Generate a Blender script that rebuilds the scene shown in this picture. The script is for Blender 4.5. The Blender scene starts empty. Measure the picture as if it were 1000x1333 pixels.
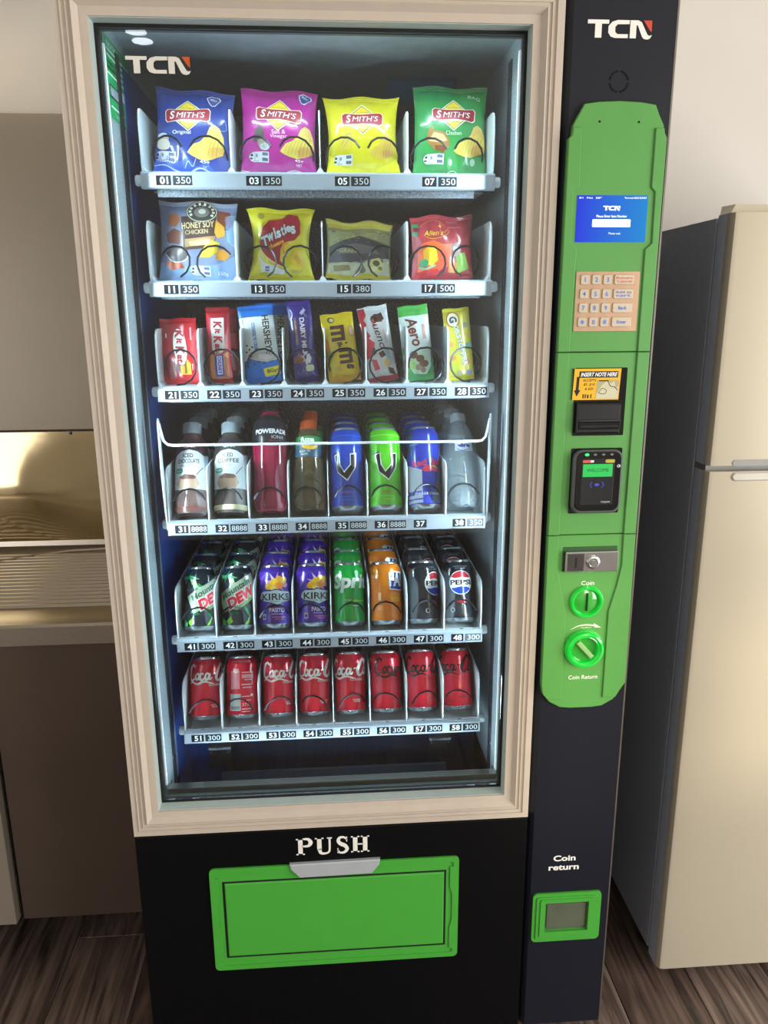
import bpy, bmesh, math, random
from mathutils import Vector, Matrix, geometry, noise
R = math.radians
PI = math.pi
rnd = random.Random(7)
SC = bpy.context.scene
COL = SC.collection

# ------------------------------------------------------------------ camera
def make_camera():
    f, yaw, pit, rol = 1010.3, R(4.03), R(14.47), R(-0.33)
    fw = Vector((math.sin(yaw)*math.cos(pit), math.cos(yaw)*math.cos(pit), -math.sin(pit)))
    rt = Vector((math.cos(yaw), -math.sin(yaw), 0)); up = rt.cross(fw)
    r2 = rt*math.cos(rol)+up*math.sin(rol); u2 = -rt*math.sin(rol)+up*math.cos(rol)
    cd = bpy.data.cameras.new('camera'); cd.sensor_fit = 'VERTICAL'
    cd.sensor_height = 24.0; cd.lens = f/1333*24.0; cd.clip_start = .02; cd.clip_end = 50
    co = bpy.data.objects.new('camera', cd); COL.objects.link(co)
    m = Matrix((r2, u2, -fw)).transposed().to_4x4(); m.translation = (0, -1.35, 1.577)
    co.matrix_world = m; SC.camera = co
make_camera()
# ------------------------------------------------------------------ world, exposure, daylight
w = bpy.data.worlds.new('world'); SC.world = w; w.use_nodes = True
w.node_tree.nodes['Background'].inputs[0].default_value = (.75, .85, 1, 1)
w.node_tree.nodes['Background'].inputs[1].default_value = .6
SC.view_settings.view_transform = 'Standard'
try: SC.view_settings.look = 'None'
except Exception: pass
SC.view_settings.gamma = 1; SC.view_settings.use_curve_mapping = False
SC.view_settings.exposure = 0.0
def area(name, loc, target, sx, sy, power, col, spread=180):
    l = bpy.data.lights.new(name, 'AREA'); l.shape = 'RECTANGLE'; l.size = sx; l.size_y = sy
    l.energy = power; l.color = col; l.spread = R(spread)
    o = bpy.data.objects.new(name, l); COL.objects.link(o); o.location = loc
    o.rotation_euler = (Vector(target)-Vector(loc)).to_track_quat('-Z', 'Y').to_euler()
    return o
# right window daylight, an added fill at the left, sun by the rear openings
area('right_window_daylight', (2.93, -1.9, 1.3), (0.4, -1.1, 1.15), 2.3, 2.1, 150, (1, .965, .915))
area('left_fill_light', (-2.53, -2.3, 1.35), (0, -1.2, 1.1), 1.9, 1.5, 28, (1, .965, .925))  # added soft fill from the unseen left side
s = bpy.data.lights.new('sun', 'SUN'); s.energy = 1.5; s.angle = R(3); s.color = (1, .86, .6)
so = bpy.data.objects.new('sun', s); COL.objects.link(so)
so.rotation_euler = Vector((-.30, 1, -.16)).to_track_quat('-Z', 'Y').to_euler(); so.location = (2, -6, 3)
# LED strips along the door's sides and top, with an added fill at the foot
LEDC = (.66, .88, 1)
area('led_light_left', (-.334, .060, 1.24), (.666, .31, 1.20), .008, 1.24, 4.9, LEDC, 124)
area('led_light_right', (.320, .060, 1.24), (-.68, .31, 1.20), .008, 1.24, 4.3, LEDC, 124)
area('led_light_top', (-.005, .058, 2.0), (-.005, .12, 1.0), .6, .012, 1.7, LEDC, 150)
area('foot_fill_light', (-.005, .058, .652), (-.005, .40, 1.25), .6, .010, 1.6, LEDC)  # added fill to brighten the lower trays
# ------------------------------------------------------------------ materials
def lin(c):
    return tuple((x/12.92 if x <= .04045 else ((x+.055)/1.055)**2.4) for x in c)
def hexc(h):
    h = h.lstrip('#'); return lin(tuple(int(h[i:i+2], 16)/255 for i in (0, 2, 4)))
MATS = {}
def mat(key, col=None, rough=.5, metal=0.0, emit=None, es=0, noise_s=None, noise_a=.1, bump=0, bscale=200, coat=0, aniso=None, alpha=None, spec=None):
    if key in MATS: return MATS[key]
    m = bpy.data.materials.new(key); m.use_nodes = True; MATS[key] = m
    nt = m.node_tree; b = nt.nodes['Principled BSDF']
    if isinstance(col, str): col = hexc(col)
    b.inputs['Base Color'].default_value = (*col, 1)
    b.inputs['Roughness'].default_value = rough; b.inputs['Metallic'].default_value = metal
    if coat: b.inputs['Coat Weight'].default_value = coat; b.inputs['Coat Roughness'].default_value = .05
    if spec is not None: b.inputs['Specular IOR Level'].default_value = spec
    if alpha is not None: b.inputs['Alpha'].default_value = alpha
    if emit:
        if isinstance(emit, str): emit = hexc(emit)
        b.inputs['Emission Color'].default_value = (*emit, 1); b.inputs['Emission Strength'].default_value = es
    if noise_s or bump:
        tc = nt.nodes.new('ShaderNodeTexCoord'); mp = nt.nodes.new('ShaderNodeMapping')
        nt.links.new(tc.outputs['Object'], mp.inputs[0])
        if aniso: mp.inputs['Scale'].default_value = aniso
        if noise_s:
            n = nt.nodes.new('ShaderNodeTexNoise'); n.inputs['Scale'].default_value = noise_s; n.inputs['Detail'].default_value = 5
            nt.links.new(mp.outputs[0], n.inputs['Vector'])
            r = nt.nodes.new('ShaderNodeValToRGB'); e = r.color_ramp.elements
            e[0].position = .3; e[1].position = .7
            e[0].color = (*[x*(1-noise_a) for x in col], 1); e[1].color = (*[min(1, x*(1+noise_a)) for x in col], 1)
            nt.links.new(n.outputs[0], r.inputs[0]); nt.links.new(r.outputs[0], b.inputs['Base Color'])
        if bump:
            n2 = nt.nodes.new('ShaderNodeTexNoise'); n2.inputs['Scale'].default_value = bscale; n2.inputs['Detail'].default_value = 3
            nt.links.new(mp.outputs[0], n2.inputs['Vector'])
            bm = nt.nodes.new('ShaderNodeBump'); bm.inputs['Strength'].default_value = bump; bm.inputs['Distance'].default_value = .002
            nt.links.new(n2.outputs[0], bm.inputs['Height']); nt.links.new(bm.outputs[0], b.inputs['Normal'])
    return m
def ink(h):
    "printed ink or packaging film of a given colour"
    return mat('print_'+h.strip('#').lower(), h, .36, noise_s=60, noise_a=.04, coat=.25)
def film(h):
    return mat('film_'+h.strip('#').lower(), h, .25, noise_s=40, noise_a=.06, coat=.9)
def canpaint(h):
    return mat('can_'+h.strip('#').lower(), h, .24, metal=.12, noise_s=50, noise_a=.03, coat=.5)
black = mat('black_powder_coat', '#030406', .5, noise_s=300, noise_a=.1, bump=.05, bscale=900, spec=.18)
skyblack = mat('blue_black_powder_coat', '#151823', .38, noise_s=300, noise_a=.1, bump=.04, bscale=900, spec=.35)  # black coat with the bluish room reflection mixed into its colour
blackp = mat('black_plastic', '#101113', .35, noise_s=200, noise_a=.1)
blackg = mat('black_gloss', '#08090b', .12, noise_s=50, noise_a=.05)
darkgap = mat('dark_rubber', '#0a0a0c', .7, noise_s=100, noise_a=.1)
beige = mat('beige_door_profile', '#bfb3a5', .42, noise_s=30, noise_a=.03)
green = mat('green_plastic', '#56994a', .36, noise_s=20, noise_a=.03, coat=.2)
greenl = mat('green_flap_plastic', '#46a33a', .36, noise_s=20, noise_a=.03, coat=.2)
whitesteel = mat('white_powder_coat', '#dfe6ea', .4, noise_s=80, noise_a=.02)
railm = mat('silver_price_rail', '#a4adb8', .38, metal=.35, noise_s=30, noise_a=.03)
aluminium = mat('brushed_aluminium', '#c9cdd0', .22, metal=1, noise_s=40, noise_a=.05)
steel = mat('stainless_steel', '#b3aa9e', .3, metal=1, noise_s=60, noise_a=.06, aniso=(1, 8, 8))
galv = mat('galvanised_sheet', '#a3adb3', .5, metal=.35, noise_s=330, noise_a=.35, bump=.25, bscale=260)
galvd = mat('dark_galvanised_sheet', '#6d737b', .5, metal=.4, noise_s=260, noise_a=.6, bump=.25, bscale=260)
wire = mat('dark_coil_wire', '#2a2c30', .3, metal=.8, noise_s=60, noise_a=.1)
screw = mat('zinc_screw', '#d0d2d4', .25, metal=1, noise_s=60, noise_a=.1)
white = mat('white_lettering', '#e9e7e0', .4, noise_s=60, noise_a=.02)
blueglow = mat('navy_bin_plastic', '#2a4f9c', .35, noise_s=40, noise_a=.1)  # blue light of the left interior painted as colour
linerm = mat('pale_door_liner', '#b7c8c6', .35, noise_s=40, noise_a=.03)
# ------------------------------------------------------------------ mesh builder
class MB:
    def __init__(s): s.v = []; s.f = []; s.m = []; s.mats = []
    def mi(s, m):
        if m not in s.mats: s.mats.append(m)
        return s.mats.index(m)
    def add(s, vs, fs, m):
        o = len(s.v); k = s.mi(m); s.v += [tuple(v) for v in vs]
        for f in fs: s.f.append(tuple(i+o for i in f)); s.m.append(k)
        return s
    def box(s, x0, x1, y0, y1, z0, z1, m):
        return s.add([(x0,y0,z0),(x1,y0,z0),(x1,y1,z0),(x0,y1,z0),(x0,y0,z1),(x1,y0,z1),(x1,y1,z1),(x0,y1,z1)],
                     [(3,2,1,0),(4,5,6,7),(0,1,5,4),(1,2,6,5),(2,3,7,6),(3,0,4,7)], m)
    def bbox(s, x0, x1, y0, y1, z0, z1, m, b=.003, front=True):
        "box with its front (-y) edges chamfered"
        o = [(x0,z0),(x1,z0),(x1,z1),(x0,z1)]; i = [(x0+b,z0+b),(x1-b,z0+b),(x1-b,z1-b),(x0+b,z1-b)]
        vs = [(x,y1,z) for x,z in o]+[(x,y0+b,z) for x,z in o]+[(x,y0,z) for x,z in i]
        fs = [(3,2,1,0)]
        for k in range(4):
            n = (k+1)%4; fs += [(k,n,4+n,4+k),(4+k,4+n,8+n,8+k)]
        fs.append((8,9,10,11))
        return s.add(vs, fs, m)
    def prism(s, pts, y0, y1, m, holes=None, b=0):
        "outline in x,z extruded from y0 (front) to y1"
        if b:
            n = len(pts); cx = sum(p[0] for p in pts)/n; cz = sum(p[1] for p in pts)/n
            ins = inset(pts, b)
            vs = [(x,y1,z) for x,z in pts]+[(x,y0+b,z) for x,z in pts]+[(x,y0,z) for x,z in ins]
            fs = []
            for k in range(n):
                q = (k+1)%n; fs += [(k,q,n+q,n+k),(n+k,n+q,2*n+q,2*n+k)]
            s.add(vs, fs, m)
            t = geometry.tessellate_polygon([[Vector((x,z,0)) for x,z in ins]])
            return s.add([(x,y0,z) for x,z in ins], [orient(ins, f) for f in t], m)
        loops = [pts]+(holes or []); allp = [p for l in loops for p in l]; n = len(allp)
        t = geometry.tessellate_polygon([[Vector((x,z,0)) for x,z in l] for l in loops])
        vs = [(x,y0,z) for x,z in allp]+[(x,y1,z) for x,z in allp]
        fs = [orient(allp, f) for f in t]+[tuple(reversed([i+n for i in orient(allp, f)])) for f in t]
        o = 0
        for l in loops:
            for k in range(len(l)): q = (k+1)%len(l); fs.append((o+k, n+o+k, n+o+q, o+q))
            o += len(l)
        return s.add(vs, fs, m)
    def lathe(s, prof, m, seg=28, c=(0,0,0), axis='z', cap=True):
        vs = []; fs = []
        for r, z in prof:
            for k in range(seg):
                a = 2*PI*k/seg
                if axis == 'z': vs.append((c[0]+r*math.sin(a), c[1]-r*math.cos(a), c[2]+z))
                elif axis == 'y': vs.append((c[0]+r*math.sin(a), c[1]+z, c[2]+r*math.cos(a)))
                else: vs.append((c[0]+z, c[1]+r*math.sin(a), c[2]+r*math.cos(a)))
        for j in range(len(prof)-1):
            for k in range(seg):
                q = (k+1)%seg; fs.append((j*seg+k, j*seg+q, (j+1)*seg+q, (j+1)*seg+k))
        if cap:
            if prof[0][0] > 1e-5: fs.append(tuple(reversed(range(seg))))
            if prof[-1][0] > 1e-5: fs.append(tuple(range((len(prof)-1)*seg, len(prof)*seg)))
        return s.add(vs, fs, m)
    def tube(s, path, r, m, seg=6, closed=False):
        n = len(path); P = [Vector(p) for p in path]; vs = []; fs = []; prev = None
        for i in range(n):
            if closed: t = P[(i+1)%n]-P[i-1]
            else: t = P[min(i+1,n-1)]-P[max(i-1,0)]
            t.normalize()
            if prev is None: a = Vector((0,0,1)).cross(t) if abs(t.z) < .9 else Vector((1,0,0)).cross(t)
            else: a = prev-t*prev.dot(t)
            a.normalize(); b = t.cross(a); prev = a
            for k in range(seg):
                g = 2*PI*k/seg; vs.append(P[i]+a*math.cos(g)*r+b*math.sin(g)*r)
        for i in range(n if closed else n-1):
            j = (i+1)%n
            for k in range(seg): q = (k+1)%seg; fs.append((i*seg+k, i*seg+q, j*seg+q, j*seg+k))
        if not closed: fs += [tuple(reversed(range(seg))), tuple(range((n-1)*seg, n*seg))]
        return s.add(vs, fs, m)
    def build(s, name, parent=None, off=(0,0,0), smooth=False, label=None, kind=None, angle=35):
        me = bpy.data.meshes.new(name)
        me.from_pydata([(x-off[0], y-off[1], z-off[2]) for x, y, z in s.v], [], s.f)
        for m in s.mats: me.materials.append(m)
        me.polygons.foreach_set('material_index', s.m)
        if smooth:
            me.polygons.foreach_set('use_smooth', [True]*len(s.f)); me.set_sharp_from_angle(angle=R(angle))
        me.update()
        o = bpy.data.objects.new(name, me); COL.objects.link(o)
        if parent: o.parent = parent
        else: o.location = off
        if label: o['label'] = label
        if kind: o['kind'] = kind
        return o
def orient(P, f):
    a, b, c = (P[i] for i in f)
    return tuple(f) if (b[0]-a[0])*(c[1]-a[1])-(b[1]-a[1])*(c[0]-a[0]) > 0 else (f[0], f[2], f[1])
def inset(pts, d):
    n = len(pts); A = sum(pts[i][0]*pts[(i+1)%n][1]-pts[(i+1)%n][0]*pts[i][1] for i in range(n)); sg = 1 if A > 0 else -1
    out = []
    for i in range(n):
        p, q, r = Vector(pts[i-1]), Vector(pts[i]), Vector(pts[(i+1)%n])
        a = (q-p).normalized(); b = (r-q).normalized()
        na = Vector((-a.y, a.x))*sg; nb = Vector((-b.y, b.x))*sg; m = (na+nb)
        if m.length < 1e-6: m = na
        m.normalize(); k = d/max(.35, m.dot(na)); out.append(tuple(q+m*k))
    return out
def rrect(x0, x1, z0, z1, r, n=5):
    P = []
    for cx, cz, a0 in ((x1-r,z0+r,-90),(x1-r,z1-r,0),(x0+r,z1-r,90),(x0+r,z0+r,180)):
        for k in range(n+1):
            a = R(a0+90*k/n); P.append((cx+r*math.cos(a), cz+r*math.sin(a)))
    return P
def circ(cx, cz, r, n=24, rz=None):
    return [(cx+r*math.cos(2*PI*k/n), cz+(rz or r)*math.sin(2*PI*k/n)) for k in range(n)]
def thing(name, label, cat, loc=(0,0,0), group=None):
    o = bpy.data.objects.new(name, None); COL.objects.link(o); o.location = loc; o.empty_display_size = .05
    return tag(o, label, cat, group)
def tag(o, label, cat, group=None):
    o['label'] = label; o['category'] = cat
    if group: o['group'] = group
    return o
# ------------------------------------------------------------------ flat print: shapes in mm, laid onto a surface by a mapping
_txt = {}; _asp = {}
def text_tris(s, bold=0, shear=0):
    k = (s, bold, shear)
    if k in _txt: return _txt[k]
    c = bpy.data.curves.new('t', 'FONT'); c.body = s; c.size = 1; c.offset = bold; c.shear = shear; c.resolution_u = 3
    o = bpy.data.objects.new('t', c); me = bpy.data.meshes.new_from_object(o)
    me.calc_loop_triangles()
    V = [(v.co.x, v.co.y) for v in me.vertices]; T = [[V[i] for i in t.vertices] for t in me.loop_triangles]
    bpy.data.objects.remove(o); bpy.data.curves.remove(c); bpy.data.meshes.remove(me)
    xs = [v[0] for v in V]; ys = [v[1] for v in V]
    x0, x1, y0, y1 = min(xs), max(xs), min(ys), max(ys)
    _asp[k] = (x1-x0)/(y1-y0)
    T = [[((x-x0)/(x1-x0)-.5, (y-y0)/(y1-y0)-.5) for x, y in t] for t in T]
    _txt[k] = T; return T
def rot2(p, a, cx=0, cy=0):
    c, s_ = math.cos(a), math.sin(a); return (cx+p[0]*c-p[1]*s_, cy+p[0]*s_+p[1]*c)
def TX(s, cx, cy, w, h, col, l=3, rot=0, bold=0, shear=0, arc=0, taper=0):
    out = []
    for t in text_tris(s, bold, shear):
        q = []
        for x, y in t:
            yy = y*h*(1+taper*x)+arc*(1-(2*x)**2); q.append(rot2((x*w, yy), R(rot), cx, cy))
        out.append(q)
    return (out, col, l)
def TXN(s, cx, cy, h, col, l=3, bold=0, k=1.0):
    "text at its natural width"
    text_tris(s, bold, 0); return TX(s, cx, cy, h*_asp[(s, bold, 0)]*k, h, col, l, bold=bold)
def P(pts, col, l=1):
    t = geometry.tessellate_polygon([[Vector((x, y, 0)) for x, y in pts]])
    return ([[pts[i] for i in f] for f in t], col, l)
def E(cx, cy, rx, ry, col, l=1, rot=0, n=22):
    return P([rot2((rx*math.cos(2*PI*k/n), ry*math.sin(2*PI*k/n)), R(rot), cx, cy) for k in range(n)], col, l)
def RC(x0, x1, y0, y1, col, l=1, rot=0):
    cx, cy = (x0+x1)/2, (y0+y1)/2
    return P([rot2((x-cx, y-cy), R(rot), cx, cy) for x, y in ((x0,y0),(x1,y0),(x1,y1),(x0,y1))], col, l)
def RR(x0, x1, y0, y1, r, col, l=1, rot=0):
    cx, cy = (x0+x1)/2, (y0+y1)/2
    return P([rot2((x-cx, y-cy), R(rot), cx, cy) for x, y in rrect(x0, x1, y0, y1, r, 4)], col, l)
def ST(pts, wd, col, l=3, closed=False):
    "a brush stroke through points; wd = width or (start, middle, end)"
    n = len(pts); C = []
    for i in range(n-1 if not closed else n):
        p0, p1, p2, p3 = (Vector(pts[(i+k)%n] if closed else pts[min(max(i+k, 0), n-1)]) for k in (-1, 0, 1, 2))
        for j in range(4):
            t = j/4; C.append(.5*((2*p1)+(p2-p0)*t+(2*p0-5*p1+4*p2-p3)*t*t+(3*p1-p0-3*p2+p3)*t**3))
    C.append(Vector(pts[0] if closed else pts[-1])); m = len(C); tr = []; L = []; Rr = []
    for i in range(m):
        d = (C[min(i+1, m-1)]-C[max(i-1, 0)]); d = d.normalized() if d.length > 1e-9 else Vector((1, 0)); nn = Vector((-d.y, d.x))
        t = i/(m-1)
        ww = wd if not isinstance(wd, tuple) else (wd[0]+(wd[1]-wd[0])*t*2 if t < .5 else wd[1]+(wd[2]-wd[1])*(t*2-1))
        L.append(tuple(C[i]+nn*ww/2)); Rr.append(tuple(C[i]-nn*ww/2))
    for i in range(m-1): tr += [[Rr[i], Rr[i+1], L[i+1]], [Rr[i], L[i+1], L[i]]]
    return (tr, col, l)
def moved(shapes, dx=0, dy=0, s=1, rot=0, dl=0):
    return [([[rot2((x*s, y*s), R(rot), dx, dy) for x, y in t] for t in T], c, l+dl) for T, c, l in shapes]
def subdiv(T, mx):
    out = []; st = list(T)
    while st:
        a, b, c = st.pop()
        e = [math.dist(a, b), math.dist(b, c), math.dist(c, a)]; k = e.index(max(e))
        if e[k] <= mx: out.append((a, b, c)); continue
        if k == 0: m = ((a[0]+b[0])/2, (a[1]+b[1])/2); st += [(a, m, c), (m, b, c)]
        elif k == 1: m = ((b[0]+c[0])/2, (b[1]+c[1])/2); st += [(a, b, m), (a, m, c)]
        else: m = ((c[0]+a[0])/2, (c[1]+a[1])/2); st += [(a, b, m), (m, b, c)]
    return out
def printed(shapes, fmap, mx=4.0, matf=ink, clip=None):
    mb = MB()
    for T, col, l in shapes:
        m = matf(col) if isinstance(col, str) else col
        idx = {}; vs = []; fs = []
        for t in subdiv(T, mx):
            if clip:
                x = sum(p[0] for p in t)/3; y = sum(p[1] for p in t)/3
                if not clip(x, y): continue
            if (t[1][0]-t[0][0])*(t[2][1]-t[0][1])-(t[1][1]-t[0][1])*(t[2][0]-t[0][0]) < 0: t = (t[0], t[2], t[1])
            f = []
            for p in t:
                k = (round(p[0], 3), round(p[1], 3))
                if k not in idx: idx[k] = len(vs); vs.append(fmap(p[0], p[1], l))
                f.append(idx[k])
            if len(set(f)) == 3: fs.append(tuple(f))
        if fs: mb.add(vs, fs, m)
    return mb
def flatmap(y, z0=0, x0=0, st=.00025):
    return lambda x, z, l: (x0+x/1000, y-l*st, z0+z/1000)
# the maker's three letter logo (4 wide, 1 high)
def tcn(cx, cy, h, wcol='#e9e7e0', rcol='#c8482c', l=1):
    k = h
    t = [(-2.1,1),(-.75,1),(-.75,.78),(-1.2,.78),(-1.2,0),(-1.62,0),(-1.62,.78),(-2.1,.78)]
    c = [(.55,1),(-.2,1),(-.55,.9),(-.78,.65),(-.78,.3),(-.62,.08),(-.35,0),(.48,0),(.48,.22),(-.2,.22),(-.34,.34),(-.34,.62),(-.2,.76),(.55,.78)]
    n = [(.6,1),(1.1,1),(1.32,.9),(1.72,.22),(1.85,.15),(2.02,.2),(1.9,.0),(1.72,-.06),(1.5,-.02),(1.38,.1),(1.08,.72),(1.0,.72),(1.0,0),(.6,0)]
    r = [(1.45,1),(1.98,1),(1.98,.35),(1.86,.45)]
    sc = lambda q: [(cx+x*k, cy+(y-.5)*k) for x, y in q]
    return [P(sc(t), wcol, l), P(sc(c), wcol, l), P(sc(n), wcol, l), P(sc(r), rcol, l)]
# ================================================================== THE ROOM
wallm = mat('cream_wall_paint', '#d8d3cb', .75, noise_s=6, noise_a=.015, bump=.05, bscale=400)
ceilm = mat('white_ceiling_paint', '#d8d2c8', .8, noise_s=5, noise_a=.02)
def struct(o): o['kind'] = 'structure'; return o
def wall_with_holes(name, axis, pos, a0, a1, z0, z1, holes, m, th=.1, sgn=1):
    mb = MB(); cuts = sorted({a0, a1, *[h[0] for h in holes], *[h[1] for h in holes]})
    for p, q in zip(cuts, cuts[1:]):
        zs = [z0]; hh = sorted([(h[2], h[3]) for h in holes if h[0] <= p+1e-6 and h[1] >= q-1e-6])
        spans = []; z = z0
        for lo, hi in hh: spans.append((z, lo)); z = hi
        spans.append((z, z1))
        for lo, hi in spans:
            if hi-lo < 1e-5: continue
            if axis == 'y': mb.box(p, q, min(pos, pos+sgn*th), max(pos, pos+sgn*th), lo, hi, m)
            else: mb.box(min(pos, pos+sgn*th), max(pos, pos+sgn*th), p, q, lo, hi, m)
    return struct(mb.build(name))
H = 3.1
wall_with_holes('wall_back', 'y', .85, -2.6, 3.0, 0, H, [], wallm)
wall_with_holes('wall_front', 'y', -4.0, -2.6, 3.0, 0, H, [(1.56, 1.80, 1.15, 1.80), (2.06, 2.8, 1.20, 1.64), (.42, .86, 2.88, 3.02)], wallm, sgn=-1)  # openings cut where they shape the sun patches
wall_with_holes('wall_right', 'x', 3.0, -4.0, .85, 0, H, [(-3.05, -.75, .2, 2.4)], wallm)
wall_with_holes('wall_left', 'x', -2.6, -4.0, .85, 0, H, [(-3.25, -1.35, .6, 2.1)], wallm, sgn=-1)
struct(MB().box(-2.6, 3.0, -4.0, .85, H, H+.08, ceilm).build('ceiling'))
framem = mat('white_window_frame', '#d8d5cd', .45, noise_s=30, noise_a=.02)
for n, (x, y0, y1, z0, z1) in enumerate([(3.03, -3.05, -.75, .2, 2.4), (-2.66, -3.25, -1.35, .6, 2.1)]):
    mb = MB(); ym = (y0+y1)/2
    for a, b, c, d in ((y0, y1, z0, z0+.05), (y0, y1, z1-.05, z1), (y0, y0+.05, z0, z1), (y1-.05, y1, z0, z1), (ym-.025, ym+.025, z0, z1)):
        mb.box(x, x+.04, a, b, c, d, framem)
    struct(mb.build('window_%d' % (n+1)))
# laminate floor: single planks on a dark base
def plank_material(i):
    m = bpy.data.materials.new('dark_oak_laminate_%d' % i); m.use_nodes = True; nt = m.node_tree; b = nt.nodes['Principled BSDF']
    tc = nt.nodes.new('ShaderNodeTexCoord'); mp = nt.nodes.new('ShaderNodeMapping'); mp.inputs['Scale'].default_value = (26, 1.6, 1)
    mp.inputs['Location'].default_value = (i*3.1, i*1.7, 0); nt.links.new(tc.outputs['Object'], mp.inputs[0])
    n = nt.nodes.new('ShaderNodeTexNoise'); n.inputs['Scale'].default_value = 2.2; n.inputs['Detail'].default_value = 8; n.inputs['Distortion'].default_value = .8
    nt.links.new(mp.outputs[0], n.inputs[0]); r = nt.nodes.new('ShaderNodeValToRGB'); e = r.color_ramp.elements
    a, c = (('#2f2622', '#7d6a60'), ('#342a26', '#8a766b'), ('#2b221f', '#745f55'))[i]
    e[0].position = .3; e[0].color = (*hexc(a), 1); e[1].position = .72; e[1].color = (*hexc(c), 1)
    nt.links.new(n.outputs[0], r.inputs[0]); nt.links.new(r.outputs[0], b.inputs['Base Color']); b.inputs['Roughness'].default_value = .42
    bm = nt.nodes.new('ShaderNodeBump'); bm.inputs['Strength'].default_value = .25; bm.inputs['Distance'].default_value = .002
    nt.links.new(n.outputs[0], bm.inputs['Height']); nt.links.new(bm.outputs[0], b.inputs['Normal'])
    return m
PM = [plank_material(i) for i in range(3)]
fl = struct(MB().box(-2.6, 3.0, -4.0, .85, -.06, -.004, darkgap).build('floor'))
pl = {}
for i in range(3):
    q = MB(); q.add([(0,0,-.004),(.19,0,-.004),(.19,1.2,-.004),(0,1.2,-.004),(0,0,-.001),(.19,0,-.001),(.19,1.2,-.001),(0,1.2,-.001),(.0015,.0015,0),(.1885,.0015,0),(.1885,1.1985,0),(.0015,1.1985,0)],
        [(0,1,5,4),(1,2,6,5),(2,3,7,6),(3,0,4,7),(4,5,9,8),(5,6,10,9),(6,7,11,10),(7,4,8,11),(8,9,10,11)], PM[i])
    pl[i] = q.build('plank', fl)
used = set()
for c in range(29):
    for k in range(5):
        i = rnd.randrange(3); x = -2.6+c*.1915; y = -4.0-(c*37 % 100)/100*.6+k*1.2015
        if x+.19 > 3.001: continue
        if y > .85 or y+1.2 > .86:                      # cut end planks to the wall
            if .85-y < .1: continue
            sy = (.85-y)/1.2
        else: sy = 1
        if y < -4.0 and k == 0: y0 = -4.0; sy = (y+1.2-y0)/1.2; y = y0
        if i in used: o = pl[i].copy(); COL.objects.link(o)
        else: o = pl[i]; used.add(i)
        o.location = (x, y, 0); o.scale = (1, sy, 1)
# ceiling downlight; second lens added for the doubled reflection in the glass
lampm = mat('lamp_lens', '#ffffff', .5, emit='#eaf6ff', es=14)
dl = thing('downlight', 'round recessed ceiling downlight with a second lens added for its doubled mirror image', 'ceiling light', (-1.0, -3.55, H))
pts = rrect(-1.14, -.86, -3.80, -3.32, .07)
mb = MB(); n = len(pts); mb.add([(x, y, H-.006) for x, y in pts]+[(x, y, H) for x, y in pts], [tuple(reversed(range(n)))]+[(k, (k+1) % n, n+(k+1) % n, n+k) for k in range(n)], framem)
mb.build('trim_plate', dl, off=(-1.0, -3.55, H))
for y in (-3.505, -3.664):
    MB().lathe([(.058, 0), (.058, -.003), (0, -.004)], lampm, 28, c=(-1.02, y, H-.0065)).build('lens', dl, off=(-1.0, -3.55, H))
# ================================================================== SINK BENCH AND CABINET, LEFT
sat = mat('satin_stainless', '#7d7368', .34, metal=.85, noise_s=9, noise_a=.06)
shiny = mat('polished_stainless', '#cdbb95', .09, metal=1, noise_s=5, noise_a=.05, bump=.07, bscale=3, aniso=(1, 1, 1.6))
shiny.node_tree.nodes['Bump'].inputs['Distance'].default_value = .02
sb = thing('sink_bench', 'stainless steel sink bench with ribbed drainboard and upstand left of the machine', 'sink bench', (-1.1, .5, .9))
so_ = (-1.1, .5, .9)
prof = [(.20, .905), (.20, .945), (.205, .950), (.215, .945), (.30, .940)]
y = .33
while y < .73:                                          # pressed ribs of the drainboard
    prof += [(y, .940), (y+.005, .9455), (y+.010, .9455), (y+.015, .940)]; y += .0255
prof += [(.78, .940), (.797, .947), (.80, .962)]
mb = MB(); vs = [(x, py, pz) for x in (-1.9, -.425) for py, pz in prof]; n = len(prof)
mb.add(vs, [(k, n+k, n+k+1, k+1) for k in range(n-1)], steel)
mb.box(-1.9, -.425, .215, .80, .905, .9385, steel)
mb.build('drainboard', sb, off=so_, smooth=True, angle=25)
mb = MB(); mb.tube([(-1.0, .60, .943), (-.93, .645, .943), (-.875, .672, .943), (-.80, .722, .943), (-.72, .755, .943), (-.622, .766, .943), (-.43, .768, .943)], .0045, steel, 8)
mb.build('raised_edge', sb, off=so_, smooth=True)
mb = MB(); nx = 90; nz = 20; vs = []; fs = []
for i in range(nx+1):
    for j in range(nz+1):
        x = -1.9+(1.9-.425)*i/nx; z = .962+.298*j/nz
        e_ = math.sin(PI*j/nz)
        vs.append((x, .796-.0080*e_*math.exp(-((x+.86)**2/.012+(z-1.10)**2/.011))+.0016*e_*math.sin(x*9+1), z))
for i in range(nx):
    for j in range(nz): a = i*(nz+1)+j; fs.append((a, a+nz+1, a+nz+2, a+1))
mb.add(vs, fs, shiny); mb.box(-1.9, -.425, .79, .805, 1.26, 1.268, shiny)
mb.build('upstand', sb, off=so_, smooth=True)
MB().lathe([(.0, -.002), (.004, -.0015), (.004, 0)], blackp, 10, c=(-.697, .789, 1.264), axis='y').build('screw', sb, off=so_)
wp = MB().bbox(-1.95, -.40, .815, .845, 1.268, 2.058, mat('matte_grey_brown_panel', '#a39888', .35, metal=.2, noise_s=3, noise_a=.04), b=.003)
tag(wp.build('wall_panel', off=(-1.2, .83, 1.27)), 'plain grey-brown splash panel on the wall above the sink bench', 'panel')
cab = thing('bench_cabinet', 'dark steel cabinet with flat doors under the sink bench', 'cabinet', (-1.1, .5, 0))
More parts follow.
